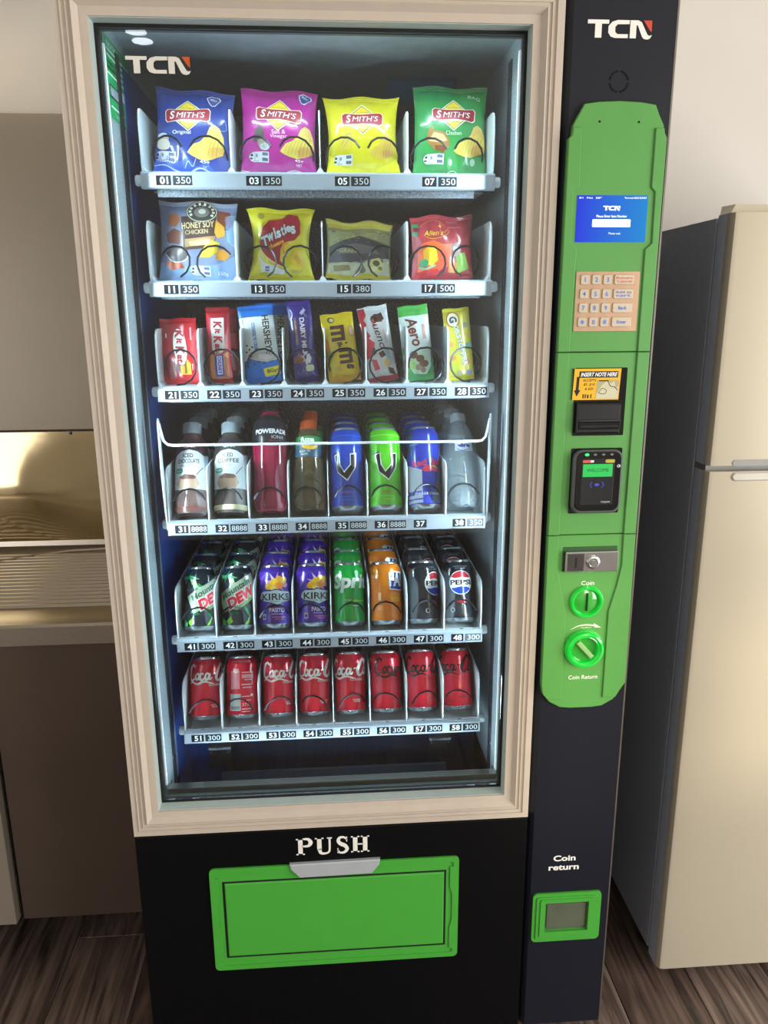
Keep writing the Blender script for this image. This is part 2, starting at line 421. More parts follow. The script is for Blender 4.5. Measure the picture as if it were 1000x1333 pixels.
co_ = (-1.1, .5, 0); cabm = mat('brown_grey_steel_door', '#5e5148', .36, metal=.55, noise_s=4, noise_a=.07); cabl = mat('light_steel_door', '#8e8578', .4, metal=.3, noise_s=4, noise_a=.04)
MB().box(-1.85, -.43, .24, .80, .216, .904, darkgap).build('carcass', cab, off=co_)
MB().bbox(-.733, -.43, .215, .238, .216, .900, cabm, b=.002).build('door', cab, off=co_)
MB().bbox(-1.30, -.745, .200, .238, .214, .900, cabl, b=.003).build('door', cab, off=co_, label='front cabinet door at the left edge, its brighter lighting in the colour')  # paler colour carries the stronger light on this door
MB().box(-1.8, -.47, .62, .78, 0, .216, darkgap).build('plinth', cab, off=co_)
# ================================================================== FRIDGE, RIGHT
fg = thing('fridge', 'silver-beige top-freezer fridge standing right of the vending machine', 'fridge', (1.06, .45, 0)); fo = (1.06, .45, 0)
fm = mat('silver_beige_fridge_steel', '#c2b9a4', .34, metal=.25, noise_s=3, noise_a=.02, bump=.03, bscale=80)
fbody = mat('dark_grey_fridge_side', '#c2ccdf', .45, noise_s=60, noise_a=.05, bump=.08, bscale=500)  # pale cool side colour makes up for missing bounce light
fgrey = mat('grey_gasket', '#8b8c89', .5, noise_s=60, noise_a=.05)
MB().box(.757, 1.363, .195, .79, .05, 1.748, fbody).build('body', fg, off=fo)
MB().box(.760, 1.360, .183, .197, .06, 1.74, fgrey).build('gasket', fg, off=fo)
def fridge_door(z0, z1, nm):
    pr = [(.182, 0), (.141, 0), (.133, .003), (.129, .010)]        # rounded vertical edges
    vs = []; fs = []
    out = [(.755, .182), (.755, .146), (.757, .137), (.762, .131), (.770, .129), (1.350, .129), (1.358, .131), (1.363, .137), (1.365, .146), (1.365, .182)]
    mb = MB(); n = len(out)
    mb.add([(x, y, z0) for x, y in out]+[(x, y, z1) for x, y in out], [tuple(range(n)), tuple(reversed(range(n, 2*n)))]+[(k, n+k, n+(k+1) % n, (k+1) % n) for k in range(n)], fm)
    return mb.build(nm, fg, off=fo, smooth=True)
fdm = fm
# door side skins carry the same lifted side colour as the body
d1 = fridge_door(1.2735, 1.752, 'freezer_door'); d2 = fridge_door(.045, 1.2615, 'fridge_door')
for z0, z1, d in ((1.2735, 1.752, d1), (.045, 1.2615, d2)):
    MB().add([(.7546, .1465, z0+.001), (.7546, .1815, z0+.001), (.7546, .1815, z1-.001), (.7546, .1465, z1-.001), (.7551, .1465, z0+.001), (.7551, .1815, z0+.001), (.7551, .1815, z1-.001), (.7551, .1465, z1-.001)],
        [(3,2,1,0),(4,5,6,7),(0,1,5,4),(2,3,7,6)], fbody).build('side_skin', d, off=fo)
MB().box(.760, 1.360, .146, .182, 1.2617, 1.2733, fgrey).build('door_gap', fg, off=fo)
q = MB(); q.prism(rrect(.806, 1.31, 1.2725, 1.285, .006), .1275, .135, fgrey)  # shade of the grip recess painted as a slightly proud strip
q.build('upper_grip_shade', fg, off=fo, label='strip painted for the shade of the grip under the freezer door')
q = MB(); q.prism(rrect(.806, 1.31, 1.2415, 1.2605, .009), .1255, .135, mat('pale_grip_plastic', '#b9b4a8', .25, noise_s=20, noise_a=.03), b=.003); q.build('lower_grip', fg, off=fo, label='pale scooped grip of the lower door')
q = MB(); q.add([(.757,.182,1.752),(.757,.14,1.7525),(.768,.146,1.768),(1.352,.146,1.768),(1.363,.14,1.7525),(1.363,.182,1.752),(.768,.20,1.770),(1.352,.20,1.770)],
    [(1,4,3,2),(2,3,7,6),(0,1,2,6),(5,7,3,4),(0,6,7,5)], fm); q.build('door_cap', fg, off=fo)
for x in (.80, 1.32):
    for yy in (.25, .74): MB().lathe([(.018, 0), (.018, .05)], blackp, 12, c=(x, yy, 0)).build('foot', fg, off=fo)
# ================================================================== VENDING MACHINE
VM = thing('vending_machine', 'tall black vending machine with beige glass door and green coin panel', 'vending machine', (.083, .4, 0))
VO = (.083, .4, 0)
def vp(mb, name, label=None, parent=VM, **k): return mb.build(name, parent, off=VO if parent is VM else k.pop('poff', VO), label=label, **k)
def vsub(mb, name, parent, label=None, **k): # sub-part: its parent sits at the machine's origin
    return mb.build(name, parent, off=VO, label=label, **k)
mb = MB()
mb.box(-.399, -.349, .036, .80, .05, 2.068, black); mb.box(.337, .566, .041, .80, .05, 2.068, black)
mb.box(-.349, .337, .66, .80, .05, 2.068, black); mb.box(-.349, .337, .036, .66, .05, .47, black); mb.box(-.349, .337, .045, .66, 2.032, 2.068, black)
vp(mb, 'cabinet_body')
for x in (-.34, .50):
    for yy in (.12, .72): vp(MB().lathe([(.022, 0), (.022, .01), (.012, .012), (.012, .05)], blackp, 12, c=(x, yy, 0)), 'levelling_foot')
# beige door frame: a mitred profile (distance inwards, depth)
def mitred(prof, x0, x1, z0, z1, m):
    mb = MB(); vs = []; n = len(prof)
    for cx, cz, sx, sz in ((x0, z0, 1, 1), (x1, z0, -1, 1), (x1, z1, -1, -1), (x0, z1, 1, -1)):
        for d, y in prof: vs.append((cx+sx*d, y, cz+sz*d))
    fs = []
    for c in range(4):
        q = (c+1) % 4
        for k in range(n-1): fs.append((c*n+k, q*n+k, q*n+k+1, c*n+k+1))
    return mb.add(vs, fs, m)
prof = [(0, .036), (0, .0), (.0105, 0), (.0108, -.002), (.0122, -.002), (.0126, .001), (.0188, .001), (.0190, -.0015), (.0204, -.0015), (.0208, .001), (.0262, .001), (.0265, -.002), (.0280, -.003), (.0360, .0065), (.0490, .0065), (.0492, .012)]
vp(mitred(prof, -.401, .385, .580, 2.064, beige), 'door_frame')
vp(mitred([(0, .010), (.0012, .010), (.0016, .038)], -.3523, .3363, .6287, 2.0153, linerm), 'door_liner')
vp(mitred([(0, .034), (.0038, .034), (.0038, .043), (0, .043)], -.3507, .3347, .6303, 2.0137, darkgap), 'glass_seal')
vp(mitred([(0, .0435), (.0025, .0435), (.0025, .052)], -.3468, .3308, .6338, 2.0098, mat('grey_glass_edge', '#3f4a4c', .5, noise_s=30, noise_a=.05)), 'inner_glass_edge')
gm = bpy.data.materials.new('display_glass'); gm.use_nodes = True; nt = gm.node_tree; nt.nodes.clear()
out = nt.nodes.new('ShaderNodeOutputMaterial'); mx = nt.nodes.new('ShaderNodeMixShader'); tr = nt.nodes.new('ShaderNodeBsdfTransparent'); gl = nt.nodes.new('ShaderNodeBsdfGlossy')
fr = nt.nodes.new('ShaderNodeFresnel'); fr.inputs[0].default_value = 1.5; gl.inputs['Roughness'].default_value = .01; tr.inputs[0].default_value = (.965, .985, .975, 1)
nt.links.new(fr.outputs[0], mx.inputs[0]); nt.links.new(tr.outputs[0], mx.inputs[1]); nt.links.new(gl.outputs[0], mx.inputs[2]); nt.links.new(mx.outputs[0], out.inputs[0])
glass = vp(MB().box(-.3468, .3308, .0365, .0405, .6342, 2.0098, gm), 'glass_pane')
vsub(printed(tcn(-255, 1956.5, 24.5, '#d9d6cc', '#c0561c'), flatmap(.0362)), 'maker_logo', glass)
# LED strips behind the door edge
ledm = mat('led_strip', '#ffffff', .5, emit='#d8f0ff', es=.35)
vp(MB().box(-.3435, -.3405, .048, .054, .66, 1.99, ledm), 'led_strip')
vp(MB().box(.325, .328, .048, .054, .66, 1.99, ledm), 'led_strip')
# inner linings
vp(MB().box(-.3489, -.3440, .056, .66, .605, 2.03, galv), 'side_lining', 'speckled galvanised lining on the left')
vp(MB().box(.3320, .3369, .056, .66, .605, 2.03, galv), 'side_lining', 'speckled galvanised lining on the right')
vp(MB().box(-.3438, -.3425, .17, .655, .50, 1.99, blueglow), 'blue_glow_panel', 'left inner panel behind the rail, blue light painted into its colour')  # overlay colours the left wall with the blue light
topm = mat('brushed_steel_top', '#a4adb4', .33, metal=.3, noise_s=40, noise_a=.1, bump=.06, bscale=300)
vp(MB().box(-.344, .332, .056, .66, 2.024, 2.031, topm), 'top_lining')
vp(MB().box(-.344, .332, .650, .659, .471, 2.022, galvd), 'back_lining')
railk = mat('dark_rail_steel', '#3c424b', .45, metal=.4, noise_s=60, noise_a=.1)
for x0, x1 in ((-.3439, -.3424), (.3304, .3319)):
    mb = MB(); mb.box(x0, x1, .126, .152, .60, 2.0, railk); xs = x1 if x0 < 0 else x0
    z = .66
    while z < 1.98: mb.box(xs-.0004, xs+.0004, .136, .1375, z, z+.016, screw if x0 > 0 else blackp); z += .032
    vp(mb, 'shelf_rail')
# delivery bin
vp(MB().box(-.344, .332, .0565, .66, .471, .492, blackp), 'bin_floor')
vp(MB().box(-.343, .331, .300, .304, .493, .700, mat('dark_bin_back', '#2a3448', .35, noise_s=30, noise_a=.1)), 'bin_back')
vp(MB().box(-.3425, -.268, .2965, .2998, .494, .700, blueglow), 'bin_back', 'bin back end with the blue glow painted in')  # blue glow at the left end put into the colour
vp(MB().box(-.272, .262, .290, .299, .500, .525, mat('slate_strip', '#7d8ba0', .4, noise_s=30, noise_a=.05)), 'bin_strip')
mb = MB()
for z0, z1, y in ((.605, .612, .060), (.612, .628, .066), (.628, .640, .063), (.640, .6445, .058)): mb.box(-.343, .331, y, .078, z0, z1, steel)
vp(mb, 'sill_rail', 'stainless sill rail along the foot of the display')
for x in (-.257, .232):
    mb = MB(); mb.box(x-.024, x+.024, .196, .199, .645, .650, galvd); mb.tube([(x-.019, .195, .640), (x-.019, .199, .640)], .004, screw, 8); mb.tube([(x+.018, .195, .640), (x+.018, .199, .640)], .004, screw, 8)
    mb.box(x-.024, x+.024, .199, .201, .600, .70, blackp); vp(mb, 'sensor_bracket')
for x in (-.345, .333):
    for yy, z in ((.1276, .675), (.09, .64)):
        s_ = 1 if x < 0 else -1
        mb = MB(); mb.lathe([(0, s_*.004), (.004, s_*.003), (.004, 0)], screw, 10, c=(x+s_*.001, yy, z), axis='x'); vp(mb, 'screw')
# sticker on the left lining (green operating notice)
sh = [RC(60, 230, 1888, 2010, '#1f9c58', 1)]
for k in range(5): sh.append(RC(70, 215, 1990-k*9, 1993-k*9, '#dfeee6', 2))
sh += [RC(70, 150, 1962, 1975, '#1b8a4c', 2), RC(150, 200, 1930, 1945, '#e6efe8', 2), RC(75, 135, 1920, 1940, '#2d3138', 2), RC(78, 132, 1923, 1937, '#8d9aa0', 3), RC(180, 222, 1950, 1953, '#e8f2ea', 2), RC(75, 160, 1905, 1908, '#dfeee6', 2), RC(200, 225, 1900, 1925, '#dfeee6', 2), TX('NOTICE', 110, 2000, 70, 8, '#eef4ef', 2), TX('HOW TO BUY', 150, 1896, 90, 6, '#eef4ef', 2)]
vp(printed(sh, lambda x, z, l: (-.3438+l*.0003, x/1000, z/1000)), 'notice_sticker', 'green and white notice sticker on the left lining')
# black lower door with the delivery flap
vp(MB().bbox(-.401, .385, 0, .035, .052, .577, black, b=.002), 'lower_door')
def slab(T): return T
serif = [RC(-70,-61,0,38,'#e9e7e0'), RC(-74,-57,0,3,'#e9e7e0'), RC(-74,-60,35,38,'#e9e7e0'), ST([(-63,36.5),(-50,36),(-45,28),(-50,20.5),(-63,20)], (3,9,3), '#e9e7e0', 1),
    RC(-32,-23,10,38,'#e9e7e0'), RC(-36,-19,35,38,'#e9e7e0'), ST([(-27.5,12),(-25,3),(-17,1),(-9,4),(-7,13),(-7,36)], (8,4,4), '#e9e7e0', 1), RC(-12,-2,35,38,'#e9e7e0'),
    ST([(28,31),(22,36.5),(14,36),(10.5,29),(15,22),(24,17),(28,9),(23,2),(14,1.2),(9,8)], (3,9,3), '#e9e7e0', 1), RC(26.5,28.5,26,38,'#e9e7e0'), RC(8.5,10.5,0,12,'#e9e7e0'),
    RC(40,49,0,38,'#e9e7e0'), RC(60,69,0,38,'#e9e7e0'), RC(36,53,0,3,'#e9e7e0'), RC(36,53,35,38,'#e9e7e0'), RC(56,73,0,3,'#e9e7e0'), RC(56,73,35,38,'#e9e7e0'), RC(48,61,17.5,20.5,'#e9e7e0')]
vp(printed(moved(serif, -11.5, 518.5), flatmap(-.0003)), 'push_lettering')
fo_ = rrect(-.261, .245, .252, .498, .010); fi_ = [(-.237,.280),(.219,.280),(.219,.466),(-.237,.466)]
fr_ = MB(); fr_.prism(fo_, -.004, .001, greenl, holes=[list(reversed(rrect(-.250, .234, .263, .487, .006)))])
fr_.prism(rrect(-.250, .234, .263, .487, .006), -.0015, .001, greenl, holes=[list(reversed(fi_))])
# the inner edge of the surround steps in at the sides
for sx, xe in ((1, -.250), (-1, .234)):
    a = [(xe, .487-.012), (xe+sx*.007, .475-.0), (xe+sx*.007, .425), (xe+sx*.002, .408), (xe+sx*.002, .345), (xe+sx*.007, .325), (xe+sx*.007, .275), (xe, .263+.008)]
    fr_.prism(a if sx < 0 else a, -.004, -.0014, greenl)
vp(fr_, 'flap_surround')
vp(MB().prism([(-.2368,.2802),(.2188,.2802),(.2188,.4658),(-.2368,.4658)], -.0008, -.0004, darkgap), 'flap_gap')
vp(MB().bbox(-.232, .2145, -.0045, -.0008, .2855, .4615, greenl, b=.002), 'delivery_flap')
vp(MB().prism([(-.100,.502),(-.098,.490),(-.080,.470),(.066,.472),(.080,.490),(.083,.504)], -.0085, .0, mat('silver_grey_tab', '#b4bac0', .35, metal=.2, noise_s=30, noise_a=.03), b=.002), 'finger_tab')
# black coin panel
mb = MB(); out_ = [(.387, .040), (.3885, .012), (.3985, .0), (.5655, .0), (.568, .003), (.568, .040)]
n = len(out_); mb.add([(x, y, .052) for x, y in out_]+[(x, y, 2.068) for x, y in out_], [tuple(range(n)), tuple(reversed(range(n, 2*n)))]+[(k, n+k, n+(k+1) % n, (k+1) % n) for k in range(n)], skyblack)
vp(mb, 'coin_door')
vp(MB().box(.5655, .5685, -.0006, .003, .054, 2.066, mat('bare_metal_edge', '#8e8980', .3, metal=.8, noise_s=20, noise_a=.05)), 'edge_highlight_strip')  # pale strip paints the highlight along the door's chamfered edge
vp(printed(tcn(475, 2008, 25.5), flatmap(-.0003)), 'maker_logo')
mb = MB()
for k in range(4):
    a0 = k*PI/2+.12; a1 = (k+1)*PI/2-.12
    pts = [(.4775+.0165*math.cos(a0+(a1-a0)*j/8), 1.933+.0165*math.sin(a0+(a1-a0)*j/8)) for j in range(9)]+[(.4775+.014*math.cos(a1-(a1-a0)*j/8), 1.933+.014*math.sin(a1-(a1-a0)*j/8)) for j in range(9)]
    mb.prism(pts, -.0006, .0, blackg)
vp(mb, 'speaker_ring')
# green console in three sections
def interp(pl_, z):
    pl_ = sorted(pl_, key=lambda p: p[1])
    if z <= pl_[0][1]: return pl_[0][0]
    for (xa, za), (xb, zb) in zip(pl_, pl_[1:]):
        if za <= z <= zb: return xa+(xb-xa)*(z-za)/max(1e-9, zb-za)
    return pl_[-1][0]
outL = [(.4205,1.897),(.411,1.880),(.4035,1.866),(.402,1.851),(.3965,1.846),(.3955,1.507),(.3945,1.178),(.396,.878),(.399,.860),(.414,.841),(.435,.829)]
outR = [(.5385,1.898),(.546,1.882),(.554,1.868),(.5555,1.856),(.5600,1.848),(.559,1.508),(.5595,1.180),(.5615,.878),(.552,.863),(.541,.842),(.519,.829)]
inL = [(.417,1.863),(.419,1.772),(.4095,1.766),(.4095,1.688),(.4195,1.677),(.4165,1.507),(.4155,1.178),(.416,1.118),(.424,1.075),(.436,1.026),(.437,.848)]
inR = [(.540,1.863),(.540,1.773),(.547,1.766),(.548,1.686),(.537,1.676),(.5375,1.507),(.5365,1.178),(.5375,1.117),(.530,1.075),(.518,1.026),(.518,.848)]
def zs_of(z0, z1, *ls): return sorted({z0, z1, *[p[1] for l in ls for p in l if z0 < p[1] < z1]})
def section(z0, z1, top=False, bottom=False):
    mb = MB(); zl = zs_of(z0, z1, outL); zr = zs_of(z0, z1, outR)
    pts = [(interp(outL, z), z) for z in reversed(zl)]+[(interp(outR, z), z) for z in zr]
    if bottom: pts = [p for p in pts]; pts = [(interp(outL, z), z) for z in reversed(zl)]+[(.456,.8265),(.498,.8265)]+[(interp(outR, z), z) for z in zr]
    if top: pts += [(.515,1.9015),(.479,1.903),(.445,1.9015)]
    mb.prism(pts, -.009, .0, green, b=.0012)
    for o_, i_, left in ((outL, inL, True), (outR, inR, False)):
        lo, hi = max(z0, .848), min(z1, 1.863); za = zs_of(lo, hi, o_); zb = zs_of(lo, hi, i_)
        A = [(interp(o_, z)+(.0004 if left else -.0004), z) for z in za]; B = [(interp(i_, z), z) for z in zb]
        pp = (A+list(reversed(B))) if not left else (B+list(reversed(A)))
        if left and top: pp = [q for q in pp]
        mb.prism(pp, -.0125, -.0085, green, b=.001)
    return mb
sec = [vp(section(1.508, 1.898, top=True), 'upper_console', smooth=False), vp(section(1.179, 1.5065), 'middle_console'), vp(section(.829, 1.1775, bottom=True), 'lower_console')]
C1, C2, C3 = sec
for x in (.447, .512): vsub(MB().lathe([(.0, -.0003), (.0018, -.0002), (.0018, 0)], blackg, 10, c=(x, -.0092, 1.872), axis='y'), 'sensor_hole', C1)
# display screen
sm = bpy.data.materials.new('blue_screen'); sm.use_nodes = True; nt = sm.node_tree; b = nt.nodes['Principled BSDF']
tc = nt.nodes.new('ShaderNodeTexCoord'); sp = nt.nodes.new('ShaderNodeSeparateXYZ'); nt.links.new(tc.outputs['Object'], sp.inputs[0])
mr = nt.nodes.new('ShaderNodeMapRange'); mr.inputs[1].default_value = .417-VO[0]; mr.inputs[2].default_value = .536-VO[0]; nt.links.new(sp.outputs[0], mr.inputs[0])
cr = nt.nodes.new('ShaderNodeValToRGB'); e = cr.color_ramp.elements; e[0].color = (*hexc('#0427e6'), 1); e[1].color = (*hexc('#068fdc'), 1)
nt.links.new(mr.outputs[0], cr.inputs[0]); nt.links.new(cr.outputs[0], b.inputs['Emission Color']); b.inputs['Emission Strength'].default_value = .85
b.inputs['Base Color'].default_value = (.01, .02, .06, 1); b.inputs['Roughness'].default_value = .15
scr = vsub(MB().bbox(.4165, .5365, -.0098, -.009, 1.6875, 1.761, sm, b=.0002), 'touch_screen', C1)
glow = mat('screen_white', '#ffffff', .5, emit='#dff2ff', es=.9); glow2 = mat('screen_pale_box', '#ffffff', .5, emit='#bfe9ff', es=.85)
VOs = VO
sh = [RR(444, 509, 1711.5, 1723.5, 1.5, glow2, 1), TX('Please Enter Item Number', 476.5, 1728.5, 52, 4, glow, 1), TX('Please wait', 483, 1701.5, 20, 3.2, glow, 1, bold=-.01),
      TX('01  No  20°', 439, 1757, 38, 2.6, glow, 1), TX('Terminal 0001234567', 515, 1757, 38, 2.6, glow, 1)]+tcn(476, 1741, 7, glow, glow)
vsub(printed(sh, flatmap(-.0099)), 'screen_text', C1)
# keypad
kp = vsub(MB().bbox(.4215, .5325, -.0105, -.009, 1.542, 1.641, mat('copper_steel_plate', '#c2a184', .35, metal=.55, noise_s=60, noise_a=.06), b=.0006), 'keypad_plate', C1)
keym = mat('pale_steel_key', '#c9bca6', .35, metal=.3, noise_s=60, noise_a=.04)
def key(x0, x1, z0, z1, s, col, two=None):
    mb = printed(([TXN(s, (x0+x1)/2, (z0+z1)/2, 7.5 if len(s) == 1 else 5.4, col, 1, bold=.01)] if not two else
        [TX(s, (x0+x1)/2, (z0+z1)/2+2.8, x1-x0-6, 3.8, col, 1, bold=.01), TX(two, (x0+x1)/2, (z0+z1)/2-2.8, x1-x0-9, 3.8, col, 1, bold=.01)]), flatmap(-.0127))
    mb.prism(rrect(x0/1000, x1/1000, z0/1000, z1/1000, .0025, 3), -.0126, -.0104, keym, b=.0007)
    vsub(mb, 'key', C1)
rows = ['123', '456', '789', '*0#']; wide = [('Return', 'Cancel', '#e0524a'), ('Add to', 'cart', '#2f6fe0'), ('Back', None, '#2f6fe0'), ('Enter', None, '#2f6fe0')]
for r_ in range(4):
    zc = 1627.5-r_*23.2
    for c_ in range(3):
        xc = 437+c_*19.5-r_*.4; key(xc-7.5, xc+7.5, zc-8, zc+8, rows[r_][c_], '#3a78e0')
    key(487.5, 521.5, zc-8, zc+8, wide[r_][0], wide[r_][2], wide[r_][1])
# banknote reader
vsub(MB().prism(rrect(.4295, .5225, 1.3615, 1.4805, .002), -.0094, -.008, blackg), 'note_recess_shade', C2)  # flat dark plate paints the shade of the recess
nb = MB(); nb.bbox(.4335, .5125, -.020, -.0095, 1.3665, 1.420, blackp, b=.003); nb.bbox(.4375, .5115, -.0235, -.0195, 1.3745, 1.3885, blackg, b=.0015); nb.bbox(.4375, .5115, -.024, -.0195, 1.3885, 1.3905, mat('grey_edge', '#3a3b40', .4, noise_s=20, noise_a=.05), b=.0005)
nb.box(.4415, .5075, -.0238, -.0234, 1.3790, 1.3815, darkgap)
vsub(nb, 'note_reader', C2)
Y1 = '#e8b21c'
sh = [RC(0, 83, 0, 54, Y1, 1), RC(9, 78, 38.5, 49.5, '#0b0b0d', 2), TX('INSERT NOTE HERE', 44, 44, 65, 7, '#ffffff', 3, bold=.02, shear=.25), RC(5, 10, 16, 40, '#0b0b0d', 2), P([(2,17),(13.5,17),(7.5,6)], '#0b0b0d', 2),
      TX('ACCEPTS', 28, 34, 24, 4.6, '#0b0b0d', 2, bold=.01, shear=.2), TX('$5, $10', 28, 26.5, 20, 5, '#0b0b0d', 2, bold=.01, shear=.2), TX('& $20', 28.5, 19, 15, 5, '#0b0b0d', 2, bold=.01, shear=.2), RC(18, 20.5, 3, 10, '#0b0b0d', 2), RC(22, 24, 3, 10, '#0b0b0d', 2), RC(26, 29, 3, 9, '#0b0b0d', 2), RC(32, 34, 3, 10, '#0b0b0d', 2),
      RC(42, 81, 2, 34, '#a8a67e', 2), P([(42,10),(50,24),(60,34),(66,28),(72,33),(76,20),(81,24),(81,2),(42,2)], '#c9c6a6', 3), ST([(46,12),(52,20),(60,16),(56,10),(46,12)], 1, '#3b3d2c', 4), ST([(60,34),(66,24),(74,22),(80,16)], 1.2, '#2c2e22', 4), P([(44,34),(62,34),(62,32),(46,32)], '#1d1d19', 4)]
mb = printed(sh, lambda x, z, l: (.4255+x/1000+z*.00004, -.0118-l*.00015, 1.4252+z/1000)); mb.box(.4256, .5085, -.0118, -.0094, 1.4252, 1.4792, blackp)
vsub(mb, 'note_label', C2, label='yellow insert-note label')
# contactless card reader
vsub(MB().prism(rrect(.430, .5235, 1.219, 1.339, .003), -.0094, -.008, blackg), 'reader_recess_shade', C2)  # recess depth is only a shade-dark plate on the surface
rd = MB(); rd.prism(rrect(.4325, .5225, 1.221, 1.337, .016, 6), -.022, -.0093, mat('grey_reader_rim', '#55585c', .35, noise_s=20, noise_a=.05), b=.004)
rd.prism(rrect(.4365, .5185, 1.2265, 1.3345, .014, 6), -.0245, -.021, blackg, b=.0015); rd.bbox(.446, .505, -.0252, -.0244, 1.2385, 1.3225, mat('dark_reader_window', '#232628', .12, noise_s=20, noise_a=.05), b=.0004)
vsub(rd, 'card_reader', C2)
lcd = mat('green_lcd', '#1c7a38', .3, emit='#28c455', es=.75)
sh = [RC(448, 502, 1290, 1313, lcd, 1), TX('WELCOME', 475, 1302, 40, 6, '#123c1c', 2), RR(447, 465, 1315.5, 1320.5, 2, '#d8544a', 1), RC(461, 467, 1316, 1320, '#efe6e0', 2), RR(488, 505, 1315, 1321, 2.5, '#b9a93e', 1),
      E(454, 1330, 4, 2.6, mat('green_lamp', '#2fe070', .3, emit='#2fe070', es=.8), 1), E(469, 1330, 3, 2, '#6a6d70', 1), E(484, 1330, 3, 2, '#6a6d70', 1), E(499, 1330, 3, 2, '#6a6d70', 1),
      E(475, 1275.5, 2.6, 4.5, '#3a49c8', 1, 90), ST([(466,1270),(463,1275.5),(466,1281)], 1.4, '#3a49c8', 1), ST([(484,1270),(487,1275.5),(484,1281)], 1.4, '#3a49c8', 1), TX('nayax', 493, 1243, 17, 4, '#c6c9cc', 1), ST([(513,1306),(510,1309),(513,1312)], 1.2, '#c6c9cc', 1), E(514.5, 1309, 1.6, 2.4, '#c6c9cc', 1)]
vsub(printed(sh[:2], flatmap(-.0253)), 'reader_screen', C2)
vsub(printed(sh[2:4], flatmap(-.0253)), 'red_badge', C2)
vsub(printed(sh[4:5], flatmap(-.0253)), 'yellow_badge', C2)
for q_ in sh[5:9]: vsub(printed([q_], flatmap(-.0253)), 'indicator_light', C2)
vsub(printed(sh[9:12], flatmap(-.0253)), 'contactless_symbol', C2)
vsub(printed(sh[12:13], flatmap(-.0253)), 'reader_lettering', C2)
vsub(printed(sh[13:], flatmap(-.0253)), 'side_mark', C2)
# lock handle, coin slot and return knob
vsub(MB().prism(rrect(.4245, .5275, 1.1075, 1.1555, .002), -.0094, -.008, mat('dark_green_recess', '#1c4a1a', .5, noise_s=20, noise_a=.1)), 'lock_recess_shade', C3)  # darker green painted for the shade inside the recess
lk = MB(); lk.bbox(.428, .5275, -.019, -.0093, 1.1085, 1.1475, aluminium, b=.0015); lk.bbox(.4315, .4625, -.0196, -.0188, 1.1115, 1.1445, mat('dark_lock_plate', '#4a4648', .3, metal=.5, noise_s=40, noise_a=.1), b=.0005)
lk.lathe([(.0125, 0), (.0125, -.0035), (.011, -.0045), (.008, -.0045), (.0075, -.003), (.0045, -.003), (.0045, -.005), (0, -.005)], aluminium, 24, c=(.479, -.019, 1.128), axis='y'); lk.box(.446, .449, -.0202, -.0196, 1.118, 1.138, blackp)
vsub(lk, 'lock_handle', C3, smooth=True)
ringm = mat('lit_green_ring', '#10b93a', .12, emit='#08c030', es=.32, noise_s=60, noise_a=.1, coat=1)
coing = mat('green_coin_disc', '#2f9a32', .2, noise_s=30, noise_a=.1, coat=1)
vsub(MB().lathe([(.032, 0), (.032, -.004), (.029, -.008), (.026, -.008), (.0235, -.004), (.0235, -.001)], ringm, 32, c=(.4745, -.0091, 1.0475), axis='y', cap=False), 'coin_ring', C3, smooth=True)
mb = MB(); mb.lathe([(.0235, -.001), (.015, -.004), (0, -.0045)], coing, 28, c=(.4745, -.0091, 1.0475), axis='y', cap=False); mb.box(.4728, .4762, -.0155, -.009, 1.030, 1.066, mat('coin_slot', '#14621c', .3, noise_s=20, noise_a=.1)); mb.box(.4738, .4752, -.0160, -.0150, 1.0315, 1.0645, blackg)
vsub(mb, 'coin_slot', C3, smooth=True)
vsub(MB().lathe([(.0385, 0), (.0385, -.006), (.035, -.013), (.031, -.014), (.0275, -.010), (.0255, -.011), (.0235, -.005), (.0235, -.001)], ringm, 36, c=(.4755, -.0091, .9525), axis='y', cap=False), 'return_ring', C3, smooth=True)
mb = MB(); mb.lathe([(.0235, -.002), (0, -.002)], coing, 28, c=(.4755, -.0091, .9525), axis='y', cap=False)
a = R(-48); hw = .0045; L_ = .022
mb.prism([rot2(p, a, .4755, .9525) for p in ((-L_, -hw), (L_, -hw), (L_, hw), (-L_, hw))], -.020, -.009, mat('pale_green_knob_bar', '#8cb878', .3, noise_s=20, noise_a=.05), b=.0015)
vsub(mb, 'return_knob', C3, smooth=False)
W_ = '#e8eedd'
sh = [TX('Coin', 475.5, 1084, 25, 8.5, W_, 1, bold=.012), TX('Coin Return', 477.5, 892, 57, 8.5, W_, 1, bold=.012), ST([(448,991),(462,998),(478,1000),(494,998)], (.6,2.4,3), W_, 1), P([(492,1003),(507,993.5),(494,994.5)], W_, 1), TX('TURN', 477, 994.5, 20, 2.4, W_, 1)]
for a_, b_, nm_ in ((0, 1, 'coin_lettering'), (1, 2, 'coin_return_lettering'), (2, 5, 'turn_arrow')): vsub(printed(sh[a_:b_], flatmap(-.0092)), nm_, C3)
